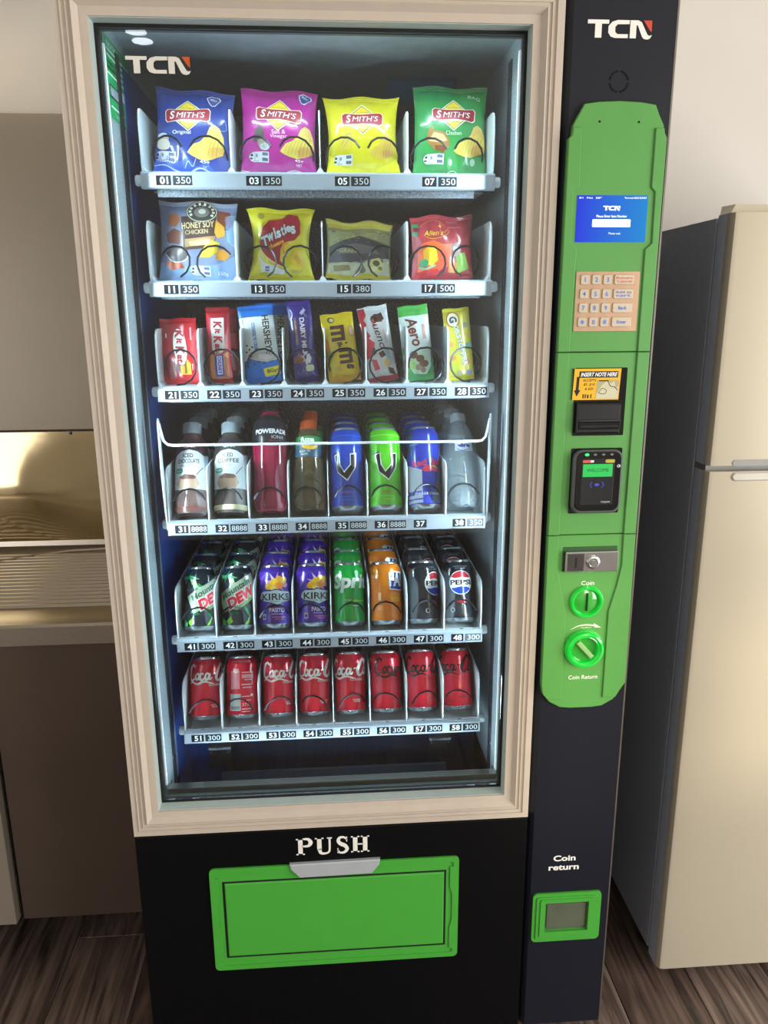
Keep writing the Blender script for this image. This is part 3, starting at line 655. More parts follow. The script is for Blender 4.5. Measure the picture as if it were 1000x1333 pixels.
# coin return tray
sh = [TX('Coin', 466.5, 477.5, 47, 14, '#eeece6', 1, bold=.03), TX('return', 466, 455, 64, 12.5, '#eeece6', 1, bold=.03)]
vp(printed(sh, flatmap(-.0003)), 'coin_return_lettering')
hole = [(.430,.302),(.5225,.302),(.5225,.374),(.430,.374)]
mb = MB(); mb.prism(rrect(.4035, .550, .2745, .3945, .010), -.004, .0005, greenl, holes=[list(reversed(rrect(.4115, .541, .283, .387, .006)))]); mb.prism(rrect(.4115, .541, .283, .387, .006), -.0065, .0005, greenl, holes=[list(reversed(hole))])
mb.prism(rrect(.419, .5335, .291, .383, .004), -.0085, -.006, greenl, holes=[list(reversed(hole))])
vp(mb, 'coin_tray_surround')
cup = mat('smoked_coin_flap', '#59604f', .25, noise_s=20, noise_a=.1)
mb = MB(); mb.add([(.430,-.0005,.302),(.5225,-.0005,.302),(.5225,-.0005,.374),(.430,-.0005,.374)], [(0,1,2,3)], cup); mb.bbox(.4335, .519, -.003, -.0006, .308, .366, cup, b=.0015)
vp(mb, 'coin_tray_flap')
# ------------------------------------------------------------------ trays
BX = [-.3125+.0769*i for i in range(9)]
ZB = [1.786, 1.605, 1.418, 1.161, .917, .712]
NUM = [['01','03','05','07'], ['11','13','15','17'], ['21','22','23','24','25','26','27','28'], ['31','32','33','34','35','36','37','38'], ['41','42','43','44','45','46','47','48'], ['51','52','53','54','55','56','57','58']]
PR = [['350']*4, ['350','350','380','500'], ['350']*8, ['8888']*6+['', '350'], ['300']*8, ['300']*8]
DIVM = whitesteel
def divider(x, z, h, end=0):
    pf = [(.128, z), (.119, z+.012), (.1175, z+h*.45), (.118, z+h*.72), (.1205, z+h*.88), (.128, z+h*.975), (.138, z+h), (.600, z+h), (.600, z)]
    mb = MB(); n = len(pf); t = .0011
    mb.add([(x-t, y, zz) for y, zz in pf]+[(x+t, y, zz) for y, zz in pf], [tuple(reversed(range(n))), tuple(range(n, 2*n))]+[(k, (k+1) % n, n+(k+1) % n, n+k) for k in range(n)], DIVM)
    lo = x-(.0075 if end >= 0 else 0); hi = x+(.0075 if end <= 0 else 0); lo, hi = (x, x+.0075) if end < 0 else ((x-.0075, x) if end > 0 else (x-.0075, x+.0075))
    mb.add([(lo, .119, z), (hi, .119, z), (hi, .60, z), (lo, .60, z), (x-t, .119, z+.009), (x+t, .119, z+.009), (x+t, .60, z+.009), (x-t, .60, z+.009)], [(0,1,5,4),(1,2,6,5),(2,3,7,6),(3,0,4,7)], DIVM)
    return mb
def coil(xc, zf, rad, pitch, y0, hand=1, ph=0, end=.25, turns=5):
    path = []; n = int(turns*14)
    for i in range(n+1):
        a = (i/14-end)*2*PI; y = y0+pitch*i/14
        path.append((xc+hand*rad*math.sin(a), y, zf+rad+.003+rad*math.cos(a)))
    return MB().tube(path, .0019, wire, 5)
TRAYS = []; DROP = [0, 0, 0, .011, .011, .007]
for r_ in range(6):
    zb = ZB[r_]; zf = zb+.027; dr = DROP[r_]; mb = MB()
    mb.box(-.3135, .3040, .118, .1275, zf-.004, zf, whitesteel); mb.box(-.3135, .3040, .1255, .60, zf-dr-.003, zf-dr, whitesteel)
    if dr: mb.box(-.3135, .3040, .1255, .1275, zf-dr-.003, zf-.002, whitesteel); mb.box(-.3135, -.3115, .118, .60, zb-.002, zf, whitesteel); mb.box(.302, .304, .118, .60, zb-.002, zf, whitesteel)
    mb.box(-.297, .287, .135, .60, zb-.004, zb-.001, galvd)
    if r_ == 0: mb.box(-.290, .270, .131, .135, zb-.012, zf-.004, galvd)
    tray = vp(mb, 'tray'); TRAYS.append(tray)
    mb = MB(); mb.add([(-.3135,.1165,zb-.001),(.304,.1165,zb-.001),(.304,.112,zb+.001),(-.3135,.112,zb+.001),(.304,.112,zb+.024),(-.3135,.112,zb+.024),(.304,.1165,zb+.0275),(-.3135,.1165,zb+.0275),(.304,.120,zb+.0275),(-.3135,.120,zb+.0275),(.304,.120,zb-.001),(-.3135,.120,zb-.001)],
        [(0,1,2,3),(3,2,4,5),(5,4,6,7),(7,6,8,9),(9,8,10,11),(11,10,1,0),(1,10,8,6,4,2),(0,3,5,7,9,11)], railm)
    vsub(mb, 'price_rail', tray)
    step = 2 if r_ < 2 else 1; bs = BX[::step]; ns = len(bs)-1
    for i, x in enumerate(bs):
        end = -1 if i == 0 else (1 if i == ns else 0)
        vsub(divider(x+(.001 if end < 0 else (-.001 if end > 0 else 0)), zf-dr, .104+dr, end), 'divider', tray)
    for i in range(ns):
        x0 = bs[i]*1000; off = 25 if r_ < 2 else 13.5; z = (zb+.0125)*1000
        if r_ == 3 or r_ == 2: off = 12.5
        sh = [RC(x0+off, x0+off+25.5, z-8, z+8, '#15171c', 1), TXN(NUM[r_][i], x0+off+13.5, z, 11.5, '#f2f4f2', 2, bold=.02, k=1.12)]
        p_ = PR[r_][i]
        if p_:
            fade = (r_ == 3 and i == 7) or (r_ == 4 and i == 7)
            sh += [RC(x0+off+28.5, x0+off+61.5, z-8, z+8, '#23262c' if not fade else '#5c6168', 1), TX(p_, x0+off+46.5-(1 if len(p_) == 4 else 0), z, 25 if len(p_) == 3 else 29, 10.5, '#cfd6d8', 2, bold=.0, shear=0)]
        vsub(printed(sh, flatmap(.1119, st=.0002), mx=30, matf=lambda h: mat('label_'+h.strip('#'), h, .75, noise_s=60, noise_a=.03, spec=.03)), 'price_label', tray)
        xc = (bs[i]+bs[i+1])/2
        if r_ < 2:
            en = .2 if r_ == 0 else .42; y0_ = .124 if r_ == 0 else .113
            vsub(coil(xc-.036, zf, .0300, .10, y0_, -1, end=en, turns=4), 'coil', tray); vsub(coil(xc+.036, zf, .0300, .10, y0_, 1, end=en, turns=4), 'coil', tray)
        elif r_ == 2: vsub(coil(xc, zf, .0315, .062, .116, 1 if i % 2 else -1, end=.52, turns=7), 'coil', tray)
        else: vsub(coil(xc, zf, .0285, .08, .118, 1 if i % 2 == 0 else -1, end=.20, turns=5), 'coil', tray)
        if r_ >= 4: vsub(MB().box(xc-.006, xc+.002, .1215, .1232, zf, zf+.0005, blackg), 'drain_slot', tray)
    for x in (-.3135, .304):
        s_ = -1 if x < 0 else 1
        vsub(MB().lathe([(.0085, 0), (.0095, s_*.002), (.0095, s_*.012), (.008, s_*.0145), (0, s_*.015)], whitesteel, 16, c=(x, .141, zb+.016), axis='x'), 'roller', tray, smooth=True)
# guard wire of the fourth tray
z = ZB[3]
for x in (-.3165, .3055):
    mb = MB(); pf = [(.118, z+.01), (.108, z+.06), (.100, z+.14), (.100, z+.222), (.104, z+.228), (.112, z+.225), (.116, z+.15), (.128, z+.06), (.136, z+.01)]
    n = len(pf); mb.add([(x, y, zz) for y, zz in pf]+[(x+.0025, y, zz) for y, zz in pf], [tuple(reversed(range(n))), tuple(range(n, 2*n))]+[(k, (k+1) % n, n+(k+1) % n, n+k) for k in range(n)], whitesteel)
    vsub(mb, 'guard_arm', TRAYS[3])
vsub(MB().tube([(-.3135, .104, 1.380), (-.311, .104, 1.365), (-.307, .104, 1.347), (-.300, .104, 1.340), (-.29, .104, 1.3385), (.28, .104, 1.3365), (.291, .104, 1.338), (.298, .104, 1.345), (.302, .104, 1.365), (.3045, .104, 1.380)], .0024, whitesteel, 8), 'guard_wire', TRAYS[3], smooth=True)
# ================================================================== THE GOODS
def link_copy(src, loc, label, group=None, cat=None):
    c = src.copy(); COL.objects.link(c); c.location = loc; c['label'] = label
    if group: c['group'] = group
    for ch in list(src.children):
        d = ch.copy(); COL.objects.link(d); d.parent = c
        for g in list(ch.children): e_ = g.copy(); COL.objects.link(e_); e_.parent = d
    return c
POS = ['leftmost', 'second from left', 'third from left', 'fourth from left', 'fourth from right', 'third from right', 'second from right', 'rightmost']
ORD = ['', 'second', 'third', 'fourth', 'fifth']
# ---------- bags and wrapped bars: a pillow with crimped ends
def pillow(w, h, t, seed, pinch=.07, wr=1.0, seal=8, pw=.75):
    rr = random.Random(seed); ph = [rr.uniform(0, 6.28) for _ in range(8)]
    def g(u, v):
        s_ = seal/h; q = min(1, max(0, (v-s_)/(1-2*s_)))
        return max(0, 1-abs(u)**2.6)**.62*max(0, math.sin(PI*q))**pw
    def wrk(u, v):
        e_ = abs(2*v-1)**2
        return wr*(.9*math.sin(9*u+5*v+ph[0])*(.35+e_)+.7*math.sin(17*u-6*v+ph[1])*e_+.5*math.sin(8*v+4*u*u+ph[2])*abs(u)+.5*math.sin(23*v+9*u+ph[3])*abs(u)**2+.35*math.sin(31*u+13*v+ph[4])*e_)
    def sx(v): return 1-pinch*math.sin(PI*min(1, max(0, v)))**.7
    def front(x, z, l=0, side=1):
        u = max(-1, min(1, x/(w/2))); v = max(0, min(1, z/h)); G = g(u, v)
        zz = z+1.2*math.sin(5*u+ph[5])*abs(2*v-1)**3*wr
        y = -side*(t/2*G+wrk(u, v)*min(1, G*2+.08*(1-abs(u)))*(.9 if side > 0 else .3))
        return (x*sx(v)/1000, (y-side*(.35+.22*l if l else .0))/1000, zz/1000)
    return front
def bag(name, w, h, t, col, shapes, label, cat, loc, lean=10, roll=0, seed=1, pinch=.07, wr=1.0, seal=8, sealcol=None, group=None, yaw=0, pw=.75):
    wr *= 1.9 if w > 80 else 1.2; F = pillow(w, h, t, seed, pinch, wr, seal, pw); mb = MB(); nx, nz = max(12, int(w/3.2)), int(h/3.2); m = film(col); s0 = seal/h
    for side in (1, -1):
        vs = [F((i/nx*2-1)*w/2, (seal+(h-2*seal)*j/nz), 0, side) for j in range(nz+1) for i in range(nx+1)]
        fs = []
        for j in range(nz):
            for i in range(nx):
                a = j*(nx+1)+i; f = (a, a+1, a+nx+2, a+nx+1); fs.append(f if side > 0 else tuple(reversed(f)))
        mb.add(vs, fs, m)
    o = mb.build(name, None, smooth=True, angle=60)
    sm_ = film(sealcol or col)
    for z0, z1 in ((0, seal), (h-seal, h)):
        mb = MB(); k = 6; vs = []
        for j in range(k+1):
            z = z0+(z1-z0)*j/k
            for i in range(nx+1):
                p = F((i/nx*2-1)*w/2, z); vs.append((p[0], p[1]-(.0004 if j % 2 else -.0002), p[2]))
        n0 = len(vs); fs = [(j*(nx+1)+i, j*(nx+1)+i+1, (j+1)*(nx+1)+i+1, (j+1)*(nx+1)+i) for j in range(k) for i in range(nx)]
        mb.add(vs, fs, sm_); mb.add([(a, b+.0006, c) for a, b, c in vs], [tuple(reversed(f)) for f in fs], sm_)
        mb.build('crimped_seal', o)
    if shapes:
        hw = w/2-.5
        printed(shapes, F, mx=3.2, clip=lambda x, z: abs(x) < hw and 0.5 < z < h-.5).build('printed_artwork', o, smooth=True, angle=60)
    o.location = loc; o.rotation_euler = (R(-lean), R(roll), R(yaw)); return tag(o, label, cat, group)
Wt = '#f2f0ea'; Rd = '#b51f2c'; Yl = '#f2cf2a'
def smiths(cx, cy, s=1, rot=0):
    q = [P([(0,29),(37,0),(0,-29),(-37,0)], Wt, 1), P([(0,27),(34.5,0),(0,-27),(-34.5,0)], '#4d4a20', 2), P([(0,25.5),(32.5,0),(0,-25.5),(-32.5,0)], Yl, 3),
        TX('The Original', 0, 12.5, 26, 3.6, '#4d4a20', 4), TX('and the best', 0, -13, 28, 3.6, '#4d4a20', 4)]
    b = [(-41,-7),(-38,-11),(-20,-10),(0,-8.5),(20,-9.5),(36,-12),(41,-9),(42,7),(38,11),(20,9.5),(0,8.5),(-20,9),(-36,11),(-41,8)]
    q += [P([(x*1.04, y*1.12) for x, y in b], '#e9e3d8', 4), P(b, '#a3182a', 5), TX('S', -29, .3, 10, 14.5, '#ffffff', 6, bold=.02, shear=.2), TX("MITH'S", 6, 0, 54, 10.5, '#ffffff', 6, bold=.0, shear=.2)]
    return moved(q, cx, cy, s, rot)
def chip(cx, cy, s=1, rot=0, c1='#e8cf62', c2='#c98b33'):
    o_ = [(-32,-4),(-20,8),(-8,12),(4,22),(10,34),(18,39),(27,34),(33,20),(34,4),(30,-8),(16,-13),(0,-17),(-14,-14),(-25,-9)]
    q = [P(o_, c1, 1), P([(4,22),(10,34),(18,39),(27,34),(33,20),(30,14),(18,24),(8,18)], '#e2bd66', 2), P([(2,-3),(12,4),(24,4),(34,2),(30,-8),(16,-13),(2,-15)], '#dfae55', 2)]
    for k in range(7): q.append(ST([(-24+k*7,-9-k*.4),(-20+k*7,1+k*.6),(-14+k*7,9+k*1.6)], .8, '#c9a545' if k < 4 else '#b87428', 3))
    return moved(q, cx, cy, s, rot)
def health(cx, cy, s=1):
    return moved([E(-12,0,10,8.5,'#e8edf0',1), RC(-12,17,-8.5,8.5,'#e8edf0',1), E(-17,3,2.6,2.2,'#2b3448',2), E(-18,-3,3,1.6,'#2b3448',2), RC(-11,-10,-5,6,'#8a95a5',2), E(-7,2,2,3,'#7f8aa0',2), RC(4,15,2,7,'#5d6b85',2), RC(4,15,-6.5,-1.5,'#5d6b85',2), RC(-14,-3,-7,-6,'#8a95a5',2)], cx, cy, s)
def family(cx, cy, rot=0, s=1):
    return moved([P([(-13,2),(-6,9),(9,10),(13,6),(6,-9),(0,-11),(-6,-7)], '#dfe2ea', 1), P([(-11,2),(-5,7.6),(8,8.4),(11,5),(5,-7.5),(0,-9.4),(-5,-5.5)], '#3b4d97', 2), TX('45g', 0, 1.5, 13, 6, '#dfe2ea', 3, bold=.02)], cx, cy, s, rot)
G1 = 'crisp bags on the top tray'; G2 = 'snack bags on the second tray'
y1 = .170; zf = [z+.0275 for z in ZB]
sh = smiths(-10, 97, .98, 4)+chip(24, 42, 1.05, 4)+health(-48, 27, 1.0)+family(34, 128, -8)+[TX('Original', -20, 66, 34, 8, Wt, 1, rot=2), TX('45g', 22, 22, 18, 7, Wt, 1, bold=.02), TX('NET', 24, 14.5, 10, 4, Wt, 1),
     E(-56, 55, 12, 10, '#b7ad9c', 1), E(-54, 46, 13, 9, '#d9cfc0', 2), E(-57, 62, 9, 3, '#cfd4da', 2), P([(-72,46),(-55,20),(-40,34),(-30,18),(-10,30),(6,14),(26,22),(40,8),(66,2),(66,0),(-72,0)], '#2a55c4', 1),
     ST([(-72,10),(-50,14),(-30,8),(-8,5),(12,12),(30,8),(60,-1)], (1,3.5,1), '#cdd6ee', 2), ST([(-14,12),(-8,22),(0,14),(6,26)], 1, '#cfd9f5', 2), ST([(58,96),(62,80),(50,76),(36,74)], .8, '#8ea2dd', 1)]
bag('crisp_bag', 140, 147, 44, '#2b3f8d', sh, 'blue bag of original crisps, leftmost on the top tray', 'crisp bag', (-.2330, y1, zf[0]+.001), 9, 4, 3, group=G1)
sh = smiths(0, 100, 1.0, -3)+chip(34, 44, .98, 2)+health(-34, 29, .95)+family(46, 133, -25)+[TX('Salt &', 0, 70, 26, 7, '#f6d9ea', 1), TX('Vinegar', 0, 62, 32, 7.5, '#f6d9ea', 1), TX('45g', 38, 24, 16, 6, Wt, 1, bold=.02), TX('NET', 38, 17.5, 10, 4, Wt, 1),
     P([(-50,52),(-44,72),(-36,82),(-28,74),(-26,62),(-34,54)], '#514a48', 1), P([(-40,56),(-28,58),(-20,48),(-26,40),(-38,46)], '#8d8a78', 2), E(-26, 45, 9, 6, '#c5ccd4', 2), ST([(-68,6),(-40,2),(0,3),(30,9),(66,2)], (1,3,1), '#e9d9e6', 2)]
bag('crisp_bag', 138, 148, 44, '#b5228f', sh, 'magenta bag of salt and vinegar crisps, second from left on the top tray', 'crisp bag', (-.0800, y1, zf[0]+.001), 9, 2, 5, group=G1)
sh = smiths(0, 94, .97, 0)+chip(36, 40, .78, 2, '#e0bf48')+health(-38, 27, .95)+[P([(-50,50),(-40,72),(-26,76),(-18,64),(-24,48),(-40,42)], '#d9c04a', 1), ST([(-44,50),(-34,66),(-22,68)], 1, '#b39427', 2), ST([(-40,46),(-30,58),(-20,58)], 1, '#b39427', 2), TX('Cheese & Onion', 0, 62, 40, 5, '#f7ea7a', 1), P([(-72,40),(-40,16),(10,10),(50,20),(72,34),(72,0),(-72,0)], '#f3e51c', 1)]
bag('crisp_bag', 140, 138, 44, '#dfd21b', sh, 'bright yellow bag of crisps, second from right on the top tray', 'crisp bag', (.0735, y1, zf[0]+.001), 9, -1, 8, pinch=.13, group=G1)
sh = smiths(4, 103, .98, 0)+chip(36, 48, .98, 4)+health(-30, 28, .98)+[TX('Chicken', 4, 71, 30, 7, '#e3f2e2', 1), P([(-48,62),(-44,78),(-38,84),(-34,76),(-14,72),(-4,60),(-4,48),(-14,38),(-30,42),(-44,54)], '#a8763e', 1), P([(-44,58),(-34,72),(-16,68),(-8,58),(-22,54),(-36,56)], '#d9bd83', 2), P([(-32,50),(-12,50),(-8,44),(-16,38),(-30,42)], '#7a4523', 3), TX('BAG', 44, 137, 24, 6, '#bcd8bc', 1, rot=-15), ST([(-10,4),(6,12),(22,3)], 1, '#cfd8cf', 1), E(42,24,5,6,'#a9cfae',1), E(0,24,3,5,'#8fd6a0',1)]
bag('crisp_bag', 138, 158, 44, '#2f9448', sh, 'green bag of chicken crisps, rightmost on the top tray', 'crisp bag', (.2310, y1, zf[0]+.001), 9, 1, 11, group=G1)
# second tray
ring = []
for k in range(14):
    a = 2*PI*k/14
    if 3.6 < a < 5.8: continue
    ring.append(RC(21*math.cos(a)*1.1-2.2, 21*math.cos(a)*1.1+2.2, 15.5*math.sin(a)-2.6, 15.5*math.sin(a)+2.6, '#ddd8c2', 4, rot=math.degrees(a)-90))
sh = [E(8,122,30,21,'#3d3e3c',2), E(8,122,28.5,19.5,'#d9d5bf',3), E(8,122,27,18.4,'#3b3a36',4)]+moved(ring, 8, 122, .95, 0, 1)+[E(8,121,15,10,'#77776e',5), E(9,122,7,5,'#c9c8b8',6),
     P([(-30,50),(-30,112),(36,116),(36,58)], '#4a332c', 1), TX('HONEY SOY', 2, 97, 62, 12, '#d9c59a', 2, rot=6, bold=.02), TX('CHICKEN', 0, 84, 44, 8, '#c7b48c', 2, rot=6, bold=.02), P([(-22,70),(36,78),(34,64),(-22,56)], '#b08a62', 2), P([(-14,66),(26,72),(24,62),(-12,58)], '#d2b184', 3),
     P([(-56,96),(-54,116),(-36,118),(-32,104),(-40,92)], '#a2603a', 1), P([(-60,80),(-44,90),(-30,84),(-32,60),(-56,64)], '#6a3a2a', 1), P([(36,128),(60,124),(68,104),(60,90),(40,92)], '#7a3f2c', 1), P([(36,108),(52,96),(54,80),(40,74),(34,84)], '#d8a43c', 2), P([(4,40),(14,58),(30,70),(44,66),(40,50),(24,40)], '#dcc23e', 2), P([(34,38),(40,54),(58,56),(62,44),(52,36)], '#c6851f', 2), E(-38,44,22,12,'#3f3436',2), ST([(-60,44),(-50,34),(-36,31),(-20,36),(-16,46)], 1.6, '#c3cbd6', 3), P([(-56,34),(-30,30),(-24,22),(-50,18),(-60,26)], '#b5552e', 1),
     P([(-72,30),(-20,24),(36,28),(72,46),(72,0),(-72,0)], '#7f9cc6', 0.5), P([(52,116),(72,120),(72,60),(58,70)], '#8db4dd', 1), TX('150g', 48, 14, 18, 7, '#dfe8f2', 2)]+health(8, 17, .95)
bag('crisp_bag', 144, 142, 42, '#7d89a8', sh, 'grey-blue bag of honey soy crisps, leftmost on the second tray', 'crisp bag', (-.2350, y1, zf[1]+.001), 9, 2, 13, sealcol='#98a0b8', group=G2)
def outl(s, cx, cy, w, h, c1, c2, l, rot=0, bold=.03, shear=0, k=.06):
    return [TX(s, cx, cy, w*1.03, h*1.10, c2, l, rot, bold+k, shear), TX(s, cx, cy, w, h, c1, l+1, rot, bold, shear)]
sh = [P([(-48,66),(-40,92),(-24,106),(4,110),(14,122),(34,116),(42,104),(44,82),(32,70),(14,66),(0,54),(-2,34),(12,22),(-10,28),(-30,40),(-46,54)], '#a51c2a', 1), ST([(-50,62),(-36,42),(-14,30),(14,20)], (1,2.4,1), '#efe9b0', 2), ST([(-50,66),(-44,92),(-24,107),(4,111),(10,120)], 1.2, '#a58d1e', 2)]
for i, (c_, x, y, w_, h_) in enumerate([('T',-35,66,15,22),('w',-23,74,16,15),('i',-12.5,82,4.5,22),('s',-4,80,10,14),('t',4.5,86,7,19),('i',10,90,4,19),('e',18,90,11,13),('s',28,89,10,16)]):
    sh += outl(c_, x, y, w_, h_, '#dff0f6', '#3d1418', 3+(i % 2)*0, rot=16, bold=.04)
sh += [TX('cheese', -10, 62, 36, 8, '#f3b52c', 3, rot=22, bold=.03), E(14,52,11,14,'#e0932c',3,30), E(18,50,9,13,'#d9c12f',4,30), P([(26,60),(44,50),(48,34),(44,20),(30,24),(20,34),(22,50)], '#e9c21e', 2), P([(28,40),(36,46),(44,34),(38,26)], '#d7a92a', 3), P([(-50,46),(-36,30),(-10,24),(8,18),(4,12),(-40,14)], '#e9eef0', 1), TX('THICK', 32, 16, 26, 5, '#8a7a1c', 3), RC(-34,-24,14,25,'#c9d6e6',2), RC(-33,-25,20,23,'#4b5f8e',3), RC(-33,-25,16,18,'#4b5f8e',3), E(-40,114,7,6,'#a89a2a',1)]
bag('snack_bag', 128, 130, 42, '#ddd128', sh, 'yellow bag with a red splash of cheese snacks, second from left on the second tray', 'snack bag', (-.0820, y1, zf[1]+.001), 9, 1, 17, pinch=.2, group=G2)
sh = [RC(-60,60,93,106,'#c8bb4e',1), P([(-60,88),(60,84),(60,66),(20,74),(0,78),(-30,70),(-60,60)], '#a3a272', 1), P([(-60,58),(-30,70),(0,78),(24,72),(60,62),(60,34),(20,30),(-60,30)], '#44464a', 2), P([(-48,54),(-10,64),(30,58),(40,46),(-40,44)], '#6a6c70', 3), P([(-60,28),(0,32),(60,40),(60,12),(-60,10)], '#c9cbae', 2), TX('GRAIN', -22, 50, 34, 7, '#b9b58a', 4, bold=.02), P([(-50,24),(-20,26),(-16,18),(-48,14)], '#8c7b4a', 3), P([(-8,14),(6,30),(14,16),(10,12)], '#7d7444', 3), P([(18,18),(24,36),(40,40),(48,28),(42,14),(26,12)], '#ded68a', 3), E(34,30,7,5,'#5b5340',4), E(30,20,6,4,'#efe9c0',4), E(42,22,4,3,'#8d8446',4), RC(-60,60,0,12,'#d8cb45',1), E(0,84,14,5,'#8b8c60',2)]
for k in range(26): sh.append(E(rnd.uniform(-54,54), rnd.uniform(66,88), 2, 1.4, rnd.choice(['#8a8a5c','#bdb97e','#73744e']), 2))
bag('snack_bag', 126, 108, 40, '#9c9a68', sh, 'small dark grey and yellow snack bag, second from right on the second tray', 'snack bag', (.0615, y1, zf[1]+.001), 10, 2, 19, wr=1.7, sealcol='#c8bb4e', group=G2)
sh = [ST([(-44,96),(-30,106),(-8,107),(4,98)], .8, '#d6a13a', 1), ST([(-34,78),(-20,73),(0,76),(12,84),(10,90),(4,84)], .9, '#dcb83a', 1), TX("Allen's", -18, 84, 38, 10, '#f2d83c', 2, shear=.3), P([(-8,96),(-5,99),(-4,104),(-3,99),(0,96),(-3,94),(-4,89),(-5,94)], '#e9b44a', 2), TX('CLASSIC', 20, 106, 20, 4, '#d99aa0', 1), TX('party mix', 24, 94, 26, 4, '#d99aa0', 1), RC(-58,-48,80,88,'#2f8a58',1), RC(-58,-46,96,104,'#2f8a58',1),
      P([(-50,50),(-40,66),(-20,70),(0,62),(20,64),(14,30),(-10,14),(-50,14)], '#dc5a2c', 1), P([(-40,52),(-28,60),(-14,56),(-10,34),(-22,24),(-38,32)], '#e9b92a', 2), E(-20,42,8,10,'#f0d632',3), P([(-8,56),(14,52),(16,28),(0,18),(-8,30)], '#e4563a', 2), E(-38,30,9,7,'#2f8a58',3), ST([(-48,24),(-34,20),(-14,26)], 3, '#8ed0a8', 4), P([(-50,16),(-10,20),(-6,8),(-50,6)], '#b31f2a', 2), P([(16,60),(30,66),(36,52),(30,40),(18,42)], '#8d7a76', 2), E(24,54,5,5,'#c7bdb6',3), P([(26,44),(44,48),(52,20),(28,12)], '#79a63c', 2), P([(12,34),(28,30),(26,14),(10,14)], '#e07a4a', 2)]
bag('lolly_bag', 120, 118, 40, '#a0303c', sh, 'red bag of mixed lollies, rightmost on the second tray', 'lolly bag', (.2205, y1, zf[1]+.001), 8, -1, 23, wr=1.3, group=G2)
# ---------- third tray: wrapped bars
G3 = 'chocolate bars and sweets on the third tray'; yb = .166; z3 = zf[2]+.001
kit = lambda s=1: [TX('K', 0, 24, 15, 17, '#b01b2c', 3, rot=-90, bold=.05, shear=.1), TX('it', 0, 11, 10, 12, '#b01b2c', 3, rot=-90, bold=.05, shear=.1), TX('K', 0, -6, 15, 17, '#b01b2c', 3, rot=-90, bold=.05, shear=.1), TX('at', -1, -22, 16, 12, '#b01b2c', 3, rot=-90, bold=.05, shear=.1)]
sh = moved([E(0,0,14,36,'#7d1320',1,4), E(0,0,12.6,34,'#eceae4',2,4)]+kit(), 2, 68)+[P([(0,34),(4,46),(14,46),(20,36),(20,16),(0,16)], '#e2a93a', 1), RC(8,12,18,42,'#7a5a1a',2), P([(-28,56),(-10,40),(-2,20),(-10,10),(-30,12)], '#8a1626', 1), P([(-8,40),(0,32),(-2,22),(-12,24)], '#5a2a1c', 2), RC(22,25,80,104,'#e8a0a4',1), RC(-25,-22,86,94,'#f0d6d6',1), RC(22,24,24,36,'#e8c0c0',1)]
bag('chocolate_bar', 68, 122, 16, '#c4202e', sh, 'wide red wafer bar, leftmost lane of the third tray', 'chocolate bar', (-.2765, yb, z3), 8, -2, 31, pinch=.03, wr=.5, seal=6, group=G3, pw=.4)
sh = moved([P([(-13,38),(13,38),(13,-26),(5,-34),(-6,-34),(-13,-26)], '#eceae4', 1)]+kit(), 0, 86, .92)+[P([(-17,56),(-8,52),(-4,60),(6,52),(17,58),(17,8),(-17,8)], '#c47d3e', 2), P([(-8,52),(8,52),(8,12),(-8,12)], '#27308f', 3), RC(-4.5, 5.5, 16, 50, '#d9dff0', 4), TX('CHUNKY', .5, 33, 31, 7, '#27308f', 5, rot=-90, bold=.03), P([(10,50),(17,46),(17,8),(10,10)], '#8d4a28', 4)]
b22 = bag('chocolate_bar', 44, 142, 24, '#b31d2c', sh, 'slim chunky wafer bar, second from left lane of the third tray', 'chocolate bar', (-.2035, yb, z3), 8, -1, 33, pinch=-.0, wr=.5, seal=9, sealcol='#8d1822', group=G3, pw=.35)
bag('chocolate_bar', 58, 138, 20, '#8d1c28', [RC(-26,26,60,90,'#b9333f',1)], 'dark red bar behind the chunky bar, second from left lane of the third tray', 'chocolate bar', (-.1975, yb+.062, z3), 8, -3, 35, pinch=.04, wr=.8, seal=14, group=G3, pw=.4)
sh = [RC(-34,34,124,146,'#1673d0',2), RC(-34,34,40,124,'#dfe6e4',1), TX('HERSHEY\'S', 17, 88, 74, 13, '#1b1512', 3, rot=-90, bold=.02), TX('COOKIES \'N\' CREME', -7, 86, 54, 7, '#2f8fd6', 3, rot=-90, bold=.03), RC(-27,-25,112,122,'#6fa8d8',2),
      P([(-34,42),(-20,48),(-6,46),(4,38),(20,36),(34,44),(34,0),(-34,0)], '#1571cc', 2), P([(-24,54),(-10,62),(8,58),(24,52),(28,42),(10,38),(-8,42),(-22,48)], '#cfccc8', 3), P([(-4,54),(14,52),(24,46),(10,42),(-4,46)], '#e9e6e2', 4), P([(-24,54),(-18,56),(-16,50),(-22,48)], '#b98a6a', 4), RR(2,34,12,28,3,'#e6d72c',4,rot=6), TX('BIG', 14, 21, 12, 7, '#5a5c1a', 5, rot=6, bold=.04), TX('BITE', 26, 20, 10, 6, '#5a5c1a', 5, rot=6, bold=.04)]
for x, y in ((-24,72),(-20,64),(-26,60),(-14,68),(-6,40),(4,36),(-14,36)): sh.append(E(x, y, 2, 1.7, '#3a332e', 4))
bag('chocolate_bar', 66, 146, 16, '#1571cc', sh, 'blue and white cookie bar, third from left lane of the third tray', 'chocolate bar', (-.1205, yb-.002, z3), 8, -6, 37, pinch=.0, wr=.35, seal=7, group=G3, pw=.35)
sh2 = [RC(-34,34,126,150,'#2a62b4',2), RC(-34,34,40,126,'#c9cdb8',1), TX('HERSHEY\'S', 17, 88, 74, 13, '#1b1512', 3, rot=-90, bold=.02)]
bag('chocolate_bar', 66, 150, 16, '#2a62b4', sh2, 'darker blue bar behind the cookie bar, third from left lane of the third tray', 'chocolate bar', (-.1085, yb+.048, z3), 8, 1, 39, pinch=.0, wr=.35, seal=7, group=G3, pw=.35)
